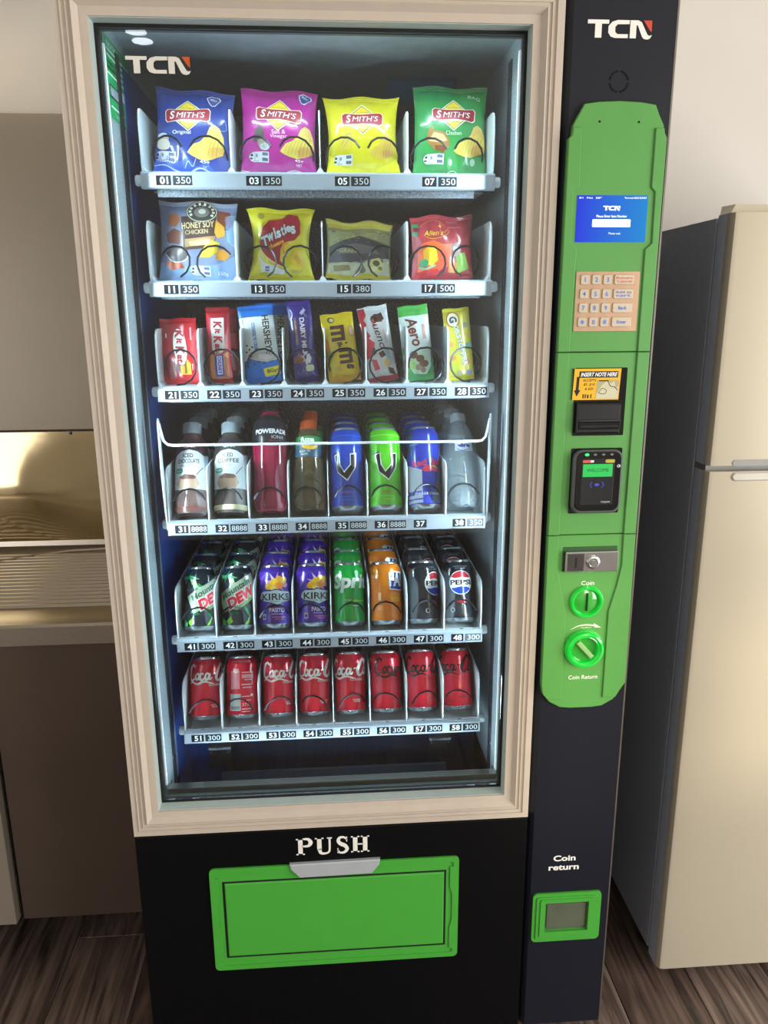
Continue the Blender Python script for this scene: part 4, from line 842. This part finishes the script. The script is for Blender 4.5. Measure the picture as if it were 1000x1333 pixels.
sh = [RC(-22,22,120,152,'#3a2a8c',1), TX('DAIRY MILK', 3, 84, 74, 9.5, '#f4f2ff', 3, rot=-90, bold=.04), TX('CARAMELLO KOALA', -10, 96, 50, 4.5, '#e0b978', 3, rot=-90, bold=.03), P([(-20,46),(-8,56),(2,44),(-6,34),(-20,38)], '#7b4a36', 2), ST([(-6,50),(0,44),(-2,38)], 2, '#e9d3c0', 3), P([(4,48),(10,54),(14,44),(10,34),(6,38)], '#f0f2f6', 3), E(4,38,3,6,'#dfe4ee',3), RR(1,17,20,32,4,'#dfe6c2',3), TX('Cadbury', 8, 128, 16, 6, '#d8cdf2', 2, rot=-50, shear=.3), ST([(-19,118),(-14,128),(-18,138)], 2, '#c9c2e8', 2), ST([(-16,20),(-10,14),(-4,24),(2,12)], 1, '#8f84d8', 2), P([(0,130),(8,138),(6,142),(12,134),(4,126)], '#d9d6f4', 3)]
bag('chocolate_bar', 46, 154, 18, '#33227f', sh, 'deep purple milk chocolate bar, fourth from left lane of the third tray', 'chocolate bar', (-.0400, yb, z3), 8, -5, 41, pinch=.03, wr=.6, seal=8, group=G3, pw=.4)
def mm(cx, cy, s):
    q = []
    for dx in (0, 11, 22): q += [ST([(dx,0),(dx,22)], 6.4, '#4f2a1e', 2)]
    q += [P([(-3.2,19),(-3.2,26),(25.2,26),(25.2,19)], '#4f2a1e', 2)]
    return moved(moved(q, -11, -12), cx, cy, s, -90)
sh = mm(-3, 92, 1.05)+mm(7, 48, 1.0)+[TX('&', 0, 70, 12, 10, '#4f2a1e', 3, rot=-75, bold=.03), TX("s", 14, 27, 9, 15, '#4f2a1e', 3, rot=-100, bold=.08), TX("'", 12, 72, 3, 5, '#4f2a1e', 3, rot=-90, bold=.05), RR(20,29,84,104,4,'#c98f3a',1), RR(21.5,27.5,86,102,3,'#e8c9a0',2), E(-12,118,7,6,'#5b5a34',1), E(-11,118,4,3.5,'#e9dfa0',2), P([(-30,90),(-22,80),(-20,60),(-26,46),(-31,50)], '#d98a2c', 1), P([(-31,10),(-6,16),(16,10),(31,18),(31,0),(-31,0)], '#e0a51f', 1), E(-8,26,5,6,'#d0a84a',2), P([(-28,62),(-20,60),(-18,48),(-26,44)], '#9bb23a', 2)]
bag('sweet_bag', 63, 130, 20, '#e5c81a', sh, 'yellow bag of chocolate sweets, fourth from right lane of the third tray', 'sweet bag', (.0335, yb, z3), 8, -7, 43, pinch=.04, wr=.7, seal=7, group=G3)
sh = [P([(-29,142),(-16,142),(-14,128),(-20,120),(-16,110),(-21,104),(-12,88),(-16,84),(-6,74),(-10,62),(-14,50),(-29,44)], '#c62430', 1), TX('bueno', 5, 92, 62, 14, '#2a1c18', 3, rot=-80, shear=.25), RC(0,16,112,128,'#6d4738',1), P([(-6,124),(16,130),(20,116),(2,112)], '#4a2c22', 2), TX('kinder', -1, 112, 16, 7, '#c62430', 3, rot=-80, bold=.03), TX('with hazelnut', 17, 84, 26, 4, '#c9848a', 3, rot=-80), P([(-16,62),(-8,66),(-6,54),(-14,50)], '#4a2c22', 2), P([(-2,54),(8,58),(12,48),(2,44)], '#5a3a26', 2), P([(-18,44),(-8,42),(-4,24),(-14,22)], '#b02434', 2), E(12,34,6,8,'#d8bd6e',2), P([(12,26),(22,22),(26,8),(14,14)], '#3a241a', 2), P([(0,26),(10,20),(0,12),(-8,18)], '#e8eef0', 3), P([(10,60),(20,64),(22,30),(16,28)], '#a9c4d8', 1), RC(-29,29,0,10,'#a3202c',1)]
bag('chocolate_bar', 58, 144, 20, '#dfe4e6', sh, 'white and red hazelnut bar, third from right lane of the third tray', 'chocolate bar', (.1085, yb, z3), 8, -9, 47, pinch=.05, wr=.7, seal=8, group=G3)
sh = [RC(-30,30,124,144,'#4fae4f',2), TX('Aero', -2, 94, 56, 22, '#8d3f36', 3, rot=-80, bold=.03, shear=.15), TX('Aero', -2, 94, 54, 20, '#5f2a24', 4, rot=-80, bold=.0, shear=.15), RC(13,20,78,106,'#d9a6a0',2), P([(-30,70),(-22,60),(-20,30),(-10,14),(14,12),(24,26),(26,60),(30,66),(30,0),(-30,0)], '#3f9a5a', 1), P([(-16,40),(-8,56),(10,54),(22,36),(12,16),(-6,14)], '#b9d8b0', 2), E(-8,50,8,7,'#6a4334',3), E(4,42,8,7,'#5a3a2e',3), E(10,32,9,7,'#6a4334',3), E(0,26,7,6,'#9a8a7a',3), E(-12,30,7,8,'#a8cf7a',3), E(8,20,5,5,'#8a7466',4)]
bag('chocolate_bar', 58, 144, 20, '#d3e4e2', sh, 'pale mint chocolate bar with green top, second from right lane of the third tray', 'chocolate bar', (.1790, yb, z3), 8, -6, 53, pinch=.0, wr=.6, seal=8, sealcol='#4fae4f', group=G3)
sh = [E(-8,116,13,15,'#a8432c',1), E(-8,116,11,13,'#d8d0b0',2), TX('G', -8, 116, 12, 15, '#1d3a54', 3, rot=-80, bold=.05)]
for i, c_ in enumerate('OBSTOPPER'): sh += outl(c_, -3+i*1.6, 101-i*8.7, 7.5, 9, '#cfd9dc', '#23435e', 2, rot=-82, bold=.04, k=.08)
for x, y, c_ in ((16,104,'#8c8a6a'),(-4,14,'#b7c28a'),(-4,14,'#c2c2a0'),(16,14,'#7a78a8'),(18,66,'#5aa08c'),(-16,70,'#c9824a'),(-14,44,'#d07a3c'),(14,34,'#d8743c'),(-12,24,'#a9b93c'),(18,88,'#c9a32c'),(2,52,'#a8a03a')): sh.append(E(x, y, 5.5, 5.5, c_, 1))
bag('sweet_packet', 52, 138, 18, '#c3b936', sh, 'mustard yellow packet of hard sweets, rightmost lane of the third tray', 'sweet packet', (.2600, yb, z3), 7, -5, 59, pinch=.02, wr=.5, seal=6, group=G3, pw=.4)
# ---------- cans
silverm = mat('can_aluminium', '#cfd3d6', .25, metal=1, noise_s=60, noise_a=.04)
LEAN = 24
def can(h, r, col, shapes, label, loc, group, cat='drink can', spin=0, name='drink_can', mapcol=None, collar=None):
    m = canpaint(col); mb = MB(); k = .008
    mb.lathe([(r-.0012, .0095), (r, .012), (r, h-.0185), (r-.0008, h-.0145), (r-.0050, h-.0055)], m, 36, cap=False)
    o = mb.build(name, smooth=True, angle=50)
    MB().lathe([(0, .0075), (.012, .0065), (.020, .003), (.0222, .0004), (.0238, .0), (.0252, .0006), (.0275, .0035), (r-.0012, .0095)], silverm, 36).build('base', o, smooth=True, angle=60)
    MB().lathe([(r-.0050, h-.0055), (r-.0052, h-.0030), (r-.0052, h-.0008), (r-.0062, h), (r-.0072, h-.0010), (r-.0078, h-.0048), (0, h-.0048)], silverm, 36, cap=False).build('lid', o, smooth=True, angle=60)
    def F(x, z, l):
        a = x/1000/r+spin; z = max(.0098, min(h-.0058, z/1000)); rr = r
        if z < .012: rr = r-.0012*(1-(z-.0095)/.0025)
        if z > h-.0145: rr = r-.0008-.0042*(z-(h-.0145))/.009
        elif z > h-.0185: rr = r-.0008*(z-(h-.0185))/.004
        rr += .00022+.00014*l
        return (rr*math.sin(a), -rr*math.cos(a), z)
    printed(shapes, F, mx=4.0, matf=canpaint).build('printed_artwork', o, smooth=True, angle=50)
    o.location = loc; o.rotation_euler = (R(-LEAN), 0, 0); return tag(o, label, cat, group)
def cola(col, s=1, cx=0, cy=0):
    q = [ST([(15,25),(11,30),(5,26),(0,14),(1,3),(7,-1),(14,3)], (3.00,7.02,3.00), col), ST([(20,12),(16.5,7),(18,1),(22,2),(24.5,8),(22,13),(19.5,12)], (3.00,4.59,3.00), col), ST([(33,11),(29,13),(26,7),(27,1),(31,0),(35,4)], (3.00,5.13,3.00), col),
         ST([(44,10),(40,13),(36.5,7),(37.5,1),(41,1),(44.5,7),(45,13),(44,4),(46,.5),(50,5)], (3.00,4.86,3.00), col), ST([(51,11),(56,12.5)], 3, col), ST([(78,25),(75,31),(69,26),(61,12),(60,2),(66,-2),(73,4)], (3.60,7.56,3.60), col), ST([(78,26),(84,23),(84,30),(80,28),(79,20),(80,14)], (2.25,3.38,2.25), col),
         ST([(78,13),(74.5,8),(76,1),(80,2),(83,8),(80.5,14),(77.5,13)], (3.00,4.59,3.00), col), ST([(86,24),(89,30),(90,24),(87,10),(87,1),(91,3)], (2.25,4.05,2.25), col), ST([(101,10),(97,13),(93.5,7),(94.5,1),(98,1),(101.5,7),(102,13),(101,4),(103,.5),(106,4)], (3.00,4.59,2.25), col),
         ST([(-1,-8),(8,-4),(20,-8),(34,-3.5),(46,-6),(56,-9)], (1.50,4.59,0.90), col)]
    return moved(moved(q, -52, -11), cx, cy, s)
GC = 'red cola cans on the bottom tray'
def coke(dx, label, i, dy=0):
    sh = cola('#f4ece8', 1.04, 18+dx, 95)+[TX('CLASSIC', 24+dx, 73, 30, 4.6, '#f0c9c8', 1, bold=.03), RC(14+dx, 32+dx, 30, 32.6, '#e9a3a6', 1), RC(16+dx, 31+dx, 26.4, 29, '#e9a3a6', 1)]
    return can(.131, .033, '#d4112f', sh, label, ((BX[i]+BX[i+1])/2-.001, .156, zf[5]+.0100-.007), GC)
def row_y(i): return .178
coke(2, 'red cola can with white script, leftmost on the bottom tray', 0)
sh = [RC(-20,0,62,100,'#e8949c',1), RC(-14,-2,96,104,'#efb9bd',2), TX('COCA-COLA CLASSIC', 2, 119, 46, 4, '#e9a9ac', 1), RC(4,30,95,97,'#eeb4b8',1), RC(4,30,84,92,'#e8949c',1), RC(10,28,80,82,'#eeb4b8',1), RC(4,24,70,72,'#eeb4b8',1), RC(6,26,64,66,'#eeb4b8',1), RC(26,28,70,98,'#efb9bd',1), RC(-22,2,18,52,'#c9cfcf',2), RC(-20,0,20,27,'#8f9899',3), RC(4,22,46,47.4,'#efb9bd',2), RC(4,24,38,39.4,'#efb9bd',2), TX('375', 12, 30, 14, 6, '#efc3c6', 2), RC(4,24,20,22,'#efb9bd',2), RC(4,22,15,16.5,'#efb9bd',2), E(26,49,3,3,'#f2d3d5',2), RC(-36,-33,70,92,'#f0d6d8',1), E(-36,98,2,8,'#f0d6d8',1)]
can(.131, .033, '#d4112f', sh, 'red can turned to show its nutrition panel, second from left on the bottom tray', ((BX[1]+BX[2])/2-.001, .156, zf[5]+.0100-.007), GC, spin=-.05)
coke(3, 'red cola can with white script, third from left on the bottom tray', 2); coke(-1, 'red cola can with white script, fourth from left on the bottom tray', 3); coke(-10, 'red cola can with white script turned left, fourth from right on the bottom tray', 4)
def zero(dx, label, i):
    sh = cola('#3a0d14', 1.05, 14+dx, 95)+[RC(12+dx, 30+dx, 28, 30, '#8d1a26', 1), TX('ZERO SUGAR', 16+dx, 69, 30, 3.6, '#8a1020', 1)]
    return can(.131, .033, '#cf1230', sh, label, ((BX[i]+BX[i+1])/2-.001, .156, zf[5]+.0100-.007), GC)
zero(16, 'red can with black script, third from right on the bottom tray', 5); zero(0, 'red can with black script, second from right on the bottom tray', 6); zero(-14, 'red can with black script turned left, rightmost on the bottom tray', 7)
# fifth tray: four cans deep in every lane
G5 = 'soft drink cans on the fifth tray'
def column(o, n, pitch, words, group, grp2=None):
    for k in range(1, n):
        link_copy(o, (o.location.x, o.location.y+pitch*k, o.location.z), ORD[k]+' '+words, group)
def shards(seed, col=('#1f8a4c','#7fc23a','#3aa86a','#bfe0c8','#126a3c')):
    r2 = random.Random(seed); q = []
    for k in range(34):
        x = r2.uniform(-100, 100); y = r2.choice([r2.uniform(14, 44), r2.uniform(78, 112)]); a = r2.uniform(0, 360); L = r2.uniform(7, 18); w_ = r2.uniform(3, 8)
        q.append(moved([P([(-L,0),(-L*.2,w_),(L,1),(0,-w_*.7)], r2.choice(col), 1+k % 3)], x, y, 1, a)[0])
    return q
def dew(dx, label, i):
    sh = shards(5)
    band = [P([(-38,-12),(-32,22),(48,22),(44,-17)], '#a3b39c', 4), TX('Mountain', 4, 13, 62, 11, '#1d5136', 5, bold=.03, shear=.2)]+[TX('DEW', 7, -5, 66, 22, '#f0f2ee', 6, bold=.12, shear=.25), TX('DEW', 7, -5, 62, 19, '#d02638', 7, bold=.06, shear=.25), P([(-20,-15),(38,-14),(34,-21),(-14,-22)], '#7f9a5e', 4)]
    sh += moved(band, dx, 68, 1.12, 32)
    c_ = can(.131, .033, '#17242b', sh, label, ((BX[i]+BX[i+1])/2-.0008, .156, zf[4]+.0100-.011), G5); return c_
c1 = dew(22, 'dark can with slanted logo half hidden, leftmost lane of the fifth tray', 0); c2 = dew(3, 'dark can with slanted logo facing front, second from left lane of the fifth tray', 1)
column(c1, 4, .092, 'dark green-shard can back, leftmost lane of the fifth tray', G5); column(c2, 4, .092, 'dark green-shard can back, second from left lane of the fifth tray', G5)
def kirks(dx, label, i):
    r2 = random.Random(3); sh = [P([(-36,104),(-20,112),(-30,90),(-38,80)], '#7a4bc4', 1), RC(-60,60,112,116,'#4a2f9a',1)]
    for k in range(9):
        a = 2*PI*k/9; sh.append(P([rot2((2,-5), a, 2, 90), rot2((26,0), a, 2, 90), rot2((2,5), a, 2, 90)], '#d9c4ea' if k % 2 else '#b98ad0', 1))
    for x, y, c_, rr in ((-12,86,'#e9a91c',9),(-2,94,'#f0c22a',9),(9,88,'#e8862c',10),(18,98,'#f4d24a',8),(8,100,'#f2a23c',8),(-6,82,'#f4d84a',5),(22,88,'#e9b8c0',6),(2,84,'#f2e28a',4)): sh.append(E(x, y, rr, rr*.8, c_, 2, 20))
    sh += [P([(-34,72),(-26,77),(-8,77),(2,80),(12,77),(32,77),(38,72),(40,62),(36,55),(16,51),(4,46),(-8,51),(-30,55),(-37,62)], '#3d2f6e', 3), P([(-32,71),(-25,75.5),(-8,75.5),(2,78),(12,75.5),(31,75.5),(36.5,71),(38,62),(34,56.5),(15,52.5),(4,48),(-8,52.5),(-28,56.5),(-35,62)], '#c9dfe6', 4), TX('KIRKS', 2, 64, 60, 14, '#2a2a33', 5, bold=.02), TX('SINCE 1865', 2, 54.5, 22, 2.6, '#6a7a8a', 5),
           TX('PASITO', 4, 37, 32, 9, '#e6daf2', 1, bold=.03), RC(-8,16,28,30,'#b8a0d8',1), RC(-6,22,21.5,24,'#c86a8a',1), RC(0,18,17.5,19.5,'#c86a8a',1), RC(-28,-19,18,30,'#b9b6d6',1), RC(-26,-21,21,26,'#5a4aa0',2), RC(-62,-48,16,56,'#c9d2d6',1)]
    for k in range(6): sh.append(RC(-61,-49,20+k*6,21.5+k*6,'#7d8a90',2))
    sh = moved(sh, dx, 0)
    return can(.131, .033, '#46259a', sh, label, ((BX[i]+BX[i+1])/2-.0008, .156, zf[4]+.0100-.011), G5)
c3 = kirks(3, 'purple passionfruit can with whole badge, third from left lane of the fifth tray', 2); c4 = kirks(12, 'purple passionfruit can turned right, fourth from left lane of the fifth tray', 3)
column(c3, 4, .092, 'purple can back, third from left lane of the fifth tray', G5); column(c4, 4, .092, 'purple can back, fourth from left lane of the fifth tray', G5)
sh = [TX('Sprite', 14, 88, 104, 40, '#eef4ee', 2, bold=.04, shear=.15), TX('no sugar', -2, 52, 14, 4, '#d8f0d8', 1), TX('LEMON-LIME', 20, 51, 28, 4.4, '#a8e03a', 1, bold=.02), RC(6,28,40,42,'#c2e6c8',1)]
c5 = can(.131, .033, '#0c9a3c', sh, 'bright green lemonade can, fourth from right lane of the fifth tray', ((BX[4]+BX[5])/2, .156, zf[4]+.0100-.011), G5)
sh = [P([(6,72),(8,110),(60,108),(58,76),(30,70)], '#e8eef4', 2), P([(8,74),(10,108),(60,106),(56,78),(30,72)], '#1f3f9c', 3), TX('FANTA', 46, 93, 82, 29, '#f4f6f8', 4, bold=.05), E(18,58,14,9,'#f0961c',1), E(20,52,12,6,'#f4ae2a',2), TX('orange', 16, 68, 26, 4, '#e0482c', 3), RC(-26,-20,96,100,'#f0c9a0',1), RC(-18,-12,50,66,'#f2c48e',1), RC(-20,-8,30,40,'#ef9f4c',1), E(-30,100,3,4,'#f6d0a6',1)]
c6 = can(.131, .033, '#e2801a', sh, 'orange fizzy drink can, third from right lane of the fifth tray', ((BX[5]+BX[6])/2, .156, zf[4]+.0100-.011), G5)
def pepsi(dx, label, i):
    cx, cy, r_ = 0, 82, 25; q = [E(cx, cy, r_, r_, '#e8eaec', 2, n=32), E(cx, cy, r_-1.6, r_-1.6, '#f4f5f6', 3, n=32)]
    top = [(cx+(r_-1.6)*math.cos(R(a)), cy+(r_-1.6)*math.sin(R(a))) for a in range(28, 153, 6)]; q.append(P(top+[(cx-12, cy+9), (cx+2, cy+11.5), (cx+12, cy+10)], '#c8283c', 4))
    bot = [(cx+(r_-1.6)*math.cos(R(a)), cy+(r_-1.6)*math.sin(R(a))) for a in range(208, 333, 6)]; q.append(P(bot+[(cx+12, cy-9), (cx, cy-8), (cx-12, cy-10.5)], '#1c3fae', 4))
    q += [TX('PEPSI', cx, cy+.5, 44, 10.5, '#15171c', 5, bold=.035), TX('MAX', 0, 44, 20, 8, '#c9283a', 2, bold=.05), TX('MAXIMUM TASTE', 0, 116, 30, 2.8, '#9aa0a6', 1), TX('NO SUGAR', 0, 112, 22, 2.8, '#9aa0a6', 1), E(-20,26,5,5,'#aeb2b4',1), E(-20,26,3.4,3.4,'#3a3e44',2)]
    return can(.131, .033, '#1b222a', moved(q, dx, 0), label, ((BX[i]+BX[i+1])/2+.0005, .156, zf[4]+.0100-.011), G5)
c7 = pepsi(27, 'black cola can with badge turned right, second from right lane of the fifth tray', 6); c8 = pepsi(1, 'black cola can with badge facing front, rightmost lane of the fifth tray', 7)
for c_, wd in ((c5, 'green lemonade can back, fourth from right lane of the fifth tray'), (c6, 'orange can back, third from right lane of the fifth tray'), (c7, 'black cola can back, second from right lane of the fifth tray'), (c8, 'black cola can back, rightmost lane of the fifth tray')): column(c_, 4, .092, wd, G5)
# fourth tray: bottles and tall cans
G4 = 'bottles and tall cans on the fourth tray'
def vcan(col, c2, dx, label, i):
    q = [P([(-25,112),(-13,116),(-11,92),(-4,78),(8,92),(8,114),(22,116),(20,86),(2,58),(-18,76)], '#e8f2e8', 2), P([(-23,110.5),(-14.5,113.5),(-13,91),(-4,75),(10,91),(10,112),(20,113.5),(18,86),(2,61),(-16,77)], '#15181a', 3), P([(-25,112),(-30,114),(-18,118),(-13,116)], '#15181a', 2),
         RC(-40,40,150,152,c2,1), TX('ENERGY', 0, 36, 24, 5, '#c0392c' if c2 != '#2c62d8' else '#b06ac8', 1), RC(-14,14,26,28,c2,1), RC(-10,12,20,22,c2,1), TX('500mL', -14, 134, 14, 4, c2, 1)]
    r2 = random.Random(i)
    for k in range(90): q.append(E(r2.uniform(-52, 52), r2.uniform(40, 140), .7, .7, c2, 1, n=5))
    return can(.170, .033, col, moved(q, dx, 0), label, ((BX[i]+BX[i+1])/2, .156, zf[3]+.0100-.011), G4)
t5 = vcan('#1745b4', '#2c62d8', -2, 'tall blue energy drink can, fourth from right lane of the fourth tray', 4); t6 = vcan('#5cc81e', '#86e040', 3, 'tall lime green energy drink can, third from right lane of the fourth tray', 5)
q = [P([(-60,100),(-2,78),(-2,12),(-60,12)], '#b9bfc6', 1), P([(-2,78),(0,160),(60,160),(60,60)], '#2038a4', 1), P([(2,76),(60,60),(60,12),(2,12)], '#1f36a8', 1), P([(16,12),(60,12),(60,150),(52,150),(30,60)], '#5a6684', 2), TX('Red Bull', 10, 94, 66, 14, '#c9304a', 3, rot=6, bold=.03), P([(-4,80),(10,88),(26,84),(40,74),(20,76),(4,74)], '#cf3048', 3), E(24,82,8,6,'#d8a93a',2), TX('ENERGY DRINK', 8, 30, 52, 5, '#c8d2e4', 3, bold=.03), RC(-60,-4,28,36,'#2a4fb0',2), RC(-60,60,18,21,'#2a3fa8',2), RC(-30,-8,130,132,'#7f90d8',1)]
t7 = can(.170, .033, '#2138b0', moved(q, -6, 0), 'tall blue and silver energy drink can, second from right lane of the fourth tray', ((BX[6]+BX[7])/2+.003, .156, zf[3]+.0100-.011), G4)
for c_, wd in ((t5, 'tall blue can back, fourth from right lane of the fourth tray'), (t6, 'tall lime green can back, third from right lane of the fourth tray'), (t7, 'tall blue and silver can back, second from right lane of the fourth tray')): column(c_, 4, .084, wd, G4)
def plastic(key, col, rough=.12, trans=0.0):
    m = mat(key, col, rough, noise_s=30, noise_a=.05, coat=.6)
    if trans:
        nt = m.node_tree; b = nt.nodes['Principled BSDF']; o_ = nt.nodes['Material Output']; t = nt.nodes.new('ShaderNodeBsdfTransparent'); mx = nt.nodes.new('ShaderNodeMixShader')
        t.inputs[0].default_value = (.9, .95, .97, 1); mx.inputs[0].default_value = 1-trans
        nt.links.new(t.outputs[0], mx.inputs[1]); nt.links.new(b.outputs[0], mx.inputs[2]); nt.links.new(mx.outputs[0], o_.inputs['Surface'])
    return m
def prof_r(prof, z):
    for (ra, za), (rb, zb_) in zip(prof, prof[1:]):
        if za <= z <= zb_: return ra+(rb-ra)*(z-za)/max(1e-9, zb_-za)
    return prof[-1][0]
def bottle(prof, bodym, capspec, shapes, label, loc, parts=(), ribs=None):
    mb = MB(); seg = 36
    mb.lathe(prof, bodym, seg)
    if ribs:                                             # pressed petals round the foot
        k0, z_hi, dep = ribs
        for i, v in enumerate(mb.v):
            if v[2] < z_hi:
                a = math.atan2(v[0], -v[1]); f = 1-dep*max(0, math.cos(a*k0))*math.sin(PI*max(0, min(1, v[2]/z_hi)))
                mb.v[i] = (v[0]*f, v[1]*f, v[2])
    o = mb.build('drink_bottle', smooth=True, angle=60)
    rc, z0, z1, cm = capspec
    mb = MB(); mb.lathe([(rc, z0), (rc, z0+.003), (rc-.0007, z0+.0035), (rc-.0005, z1-.0015), (rc-.002, z1), (0, z1)], cm, 36)
    for k in range(30):
        a = 2*PI*k/30; x, y = rc*math.sin(a), -rc*math.cos(a); c_, s_ = math.sin(a), -math.cos(a)
        mb.tube([(x, y, z0+.004), (x, y, z1-.002)], .0005, cm, 3)
    mb.build('cap', o, smooth=True, angle=50)
    MB().lathe([(rc-.003, z0-.006), (rc-.003, z0+.002)], bodym, 24).build('neck', o, smooth=True)
    for nm, pf, m in parts: MB().lathe(pf, m, seg, cap=False).build(nm, o, smooth=True, angle=50)
    full = prof
    def F(x, z, l):
        z = z/1000; r0 = prof_r(full, z); a = x/1000/.034; rr = r0+.0006+.00016*l; return (rr*math.sin(a), -rr*math.cos(a), z)
    if shapes: printed(shapes, F, mx=3.5).build('printed_label', o, smooth=True, angle=50)
    o.location = loc; o.rotation_euler = (R(-LEAN), 0, 0); return tag(o, label, 'drink bottle', G4)
milkp = [(.0, .004), (.020, .002), (.027, 0), (.031, .004), (.0335, .012), (.0335, .030), (.0325, .040), (.0335, .050), (.0335, .112), (.0325, .125), (.029, .140), (.0235, .152), (.0185, .158), (.0175, .166)]
def milk(c_dark, c_body, word, c_drink, label, i, bm):
    q = [P([(-105,124),(105,124),(105,150),(-105,150)], c_dark, 1), RC(-105,105,46,126,c_dark,1), P([(-36,46),(-36,100),(-30,114),(-16,122),(0,125),(16,122),(30,114),(60,106),(60,46)], '#dfe4e8', 2), P([(30,114),(60,120),(60,46),(38,46)], '#a3b4c4', 3),
         TX('OAK', 0, 133, 26, 9, '#c9cdd2', 3, bold=.02), TX('ICED', -2, 113, 20, 8.5, '#16161c', 3, bold=.03), TX(word, -2, 102, 44, 8.5, '#16161c', 3, bold=.025), TX('REAL MILK', -6, 93, 24, 4, '#7a7f88', 3), RR(-30,-12,78,88,4,'#3a9a80',3), TX('500', -21, 83, 12, 4, '#dff0ea', 4),
         P([(-26,58),(-20,72),(14,72),(20,58),(14,47),(-20,47)], '#b99a84', 3), P([(-20,70),(-8,76),(10,74),(14,70),(10,66),(-14,66)], c_drink, 4), ST([(14,74),(20,82),(28,90)], 1.6, c_drink, 4), E(-32,40,4,6,'#2fa080',3)]
    b_ = bottle(milkp, bm, (.0185, .163, .186, mat('grey_cap', '#a9b4bc', .45, noise_s=40, noise_a=.04)), q, label, ((BX[i]+BX[i+1])/2-.0005, .156, zf[3]+.0125-.011), parts=(('foot_band', [(.0275, .0025), (.0313, .0048), (.0337, .0118), (.0337, .0145)], mat('cream_foot_'+word.lower(), c_drink if word == 'CHOCOLATE' else '#d9cfa8', .3, noise_s=40, noise_a=.05)),))
    return b_
m1 = milk('#4a2c34', '#5a4244', 'CHOCOLATE', '#6a4038', 'iced chocolate milk bottle with grey cap, leftmost lane of the fourth tray', 0, plastic('brown_milk_plastic', '#6b5452', .12))
m2 = milk('#38343a', '#4a4448', 'COFFEE', '#7a5a44', 'iced coffee milk bottle with grey cap, second from left lane of the fourth tray', 1, plastic('coffee_milk_plastic', '#5d5552', .12))
column(m1, 4, .078, 'milk bottle back, leftmost lane of the fourth tray', G4); column(m2, 4, .078, 'milk bottle back, second from left lane of the fourth tray', G4)
pp = [(.0, .006), (.018, .003), (.026, 0), (.031, .004), (.0345, .014), (.0350, .040), (.0335, .058), (.0335, .075), (.0350, .100), (.0362, .130), (.0365, .150), (.0350, .168), (.030, .184), (.022, .196), (.019, .204)]
q = [RC(-112,112,136,168,'#16181f',1), RC(-112,112,168,196,'#20222b',1), TX('POWERADE', 4, 159, 62, 10, '#e4e6ea', 3, bold=.05), TX('ION4', 16, 147, 22, 7, '#cfd2d8', 3, bold=.0), TX('BERRY', 12, 139.5, 22, 2.6, '#9a4a5c', 3)]
powm = plastic('ruby_drink_plastic', '#8a1038', .1)
m3 = bottle(pp, powm, (.0185, .205, .226, blackp), q, 'ruby red sports drink bottle with black label, third from left lane of the fourth tray', ((BX[2]+BX[3])/2+.001, .158, zf[3]+.0125-.011), ribs=(8, .05, .06))
column(m3, 3, .080, 'ruby sports drink bottle back, third from left lane of the fourth tray', G4)
fp = [(.0, .006), (.018, .003), (.026, 0), (.031, .004), (.0340, .014), (.0345, .040), (.0330, .060), (.0305, .080), (.0285, .100), (.0280, .120), (.0282, .136), (.0265, .150), (.020, .161), (.0165, .168)]
team = plastic('amber_tea_plastic', '#6e6040', .1, trans=.25)
q = [RC(-108,108,108,150,'#23506a',1), RC(-108,108,131,150,'#2a8a46',2), E(4,131,20,9,'#e0b02c',3), TX('fuze', -2, 143, 34, 11, '#f0f4ee', 4, bold=.05), TX('tea', 10, 133, 12, 6, '#2a6a3a', 4, bold=.03), TX('BLACK TEA', -8, 119, 26, 4, '#dfe8ea', 3), TX('PEACH', -10, 113, 16, 4, '#dfe8ea', 3)]
m4 = bottle(fp, team, (.0168, .168, .186, mat('orange_cap', '#d8642a', .4, noise_s=40, noise_a=.05)), q, 'iced tea bottle with orange cap, fourth from left lane of the fourth tray', ((BX[3]+BX[4])/2+.001, .158, zf[3]+.0125-.011), ribs=(8, .05, .07))
for k in (1, 2):
    c_ = link_copy(m4, (m4.location.x, m4.location.y+.08*k, m4.location.z), ORD[k]+' iced tea bottle back, fourth from left lane of the fourth tray', G4)
wpf = [(.0, .006), (.018, .003), (.026, 0), (.031, .004), (.0350, .014), (.0358, .040), (.0352, .050), (.0358, .060), (.0358, .112), (.0340, .130), (.030, .146), (.0235, .162), (.0165, .174), (.0148, .180)]
clear = plastic('clear_water_plastic', '#b6c4cc', .08, trans=.62)
q = [RC(-14,22,112,134,'#cfd9e2',1)]
for k in range(9):
    a = k*2.4; q.append(E(4+9*math.cos(a), 123+7*math.sin(a*1.3), 4, 1.8, '#2c3f9c', 2, k*37))
q += [ST([(-10,116),(0,112),(14,116)], 1.4, '#2c3f9c', 3), ST([(-6,130),(4,133),(16,129)], 1.4, '#2c3f9c', 3)]
m8 = bottle(wpf, clear, (.0155, .181, .197, mat('frosted_cap', '#bcc8d0', .35, noise_s=40, noise_a=.04)), q, 'clear water bottle with white cap, rightmost lane of the fourth tray', ((BX[7]+BX[8])/2+.001, .158, zf[3]+.0125-.011), ribs=(6, .05, .07))
column(m8, 4, .080, 'clear water bottle back, rightmost lane of the fourth tray', G4)
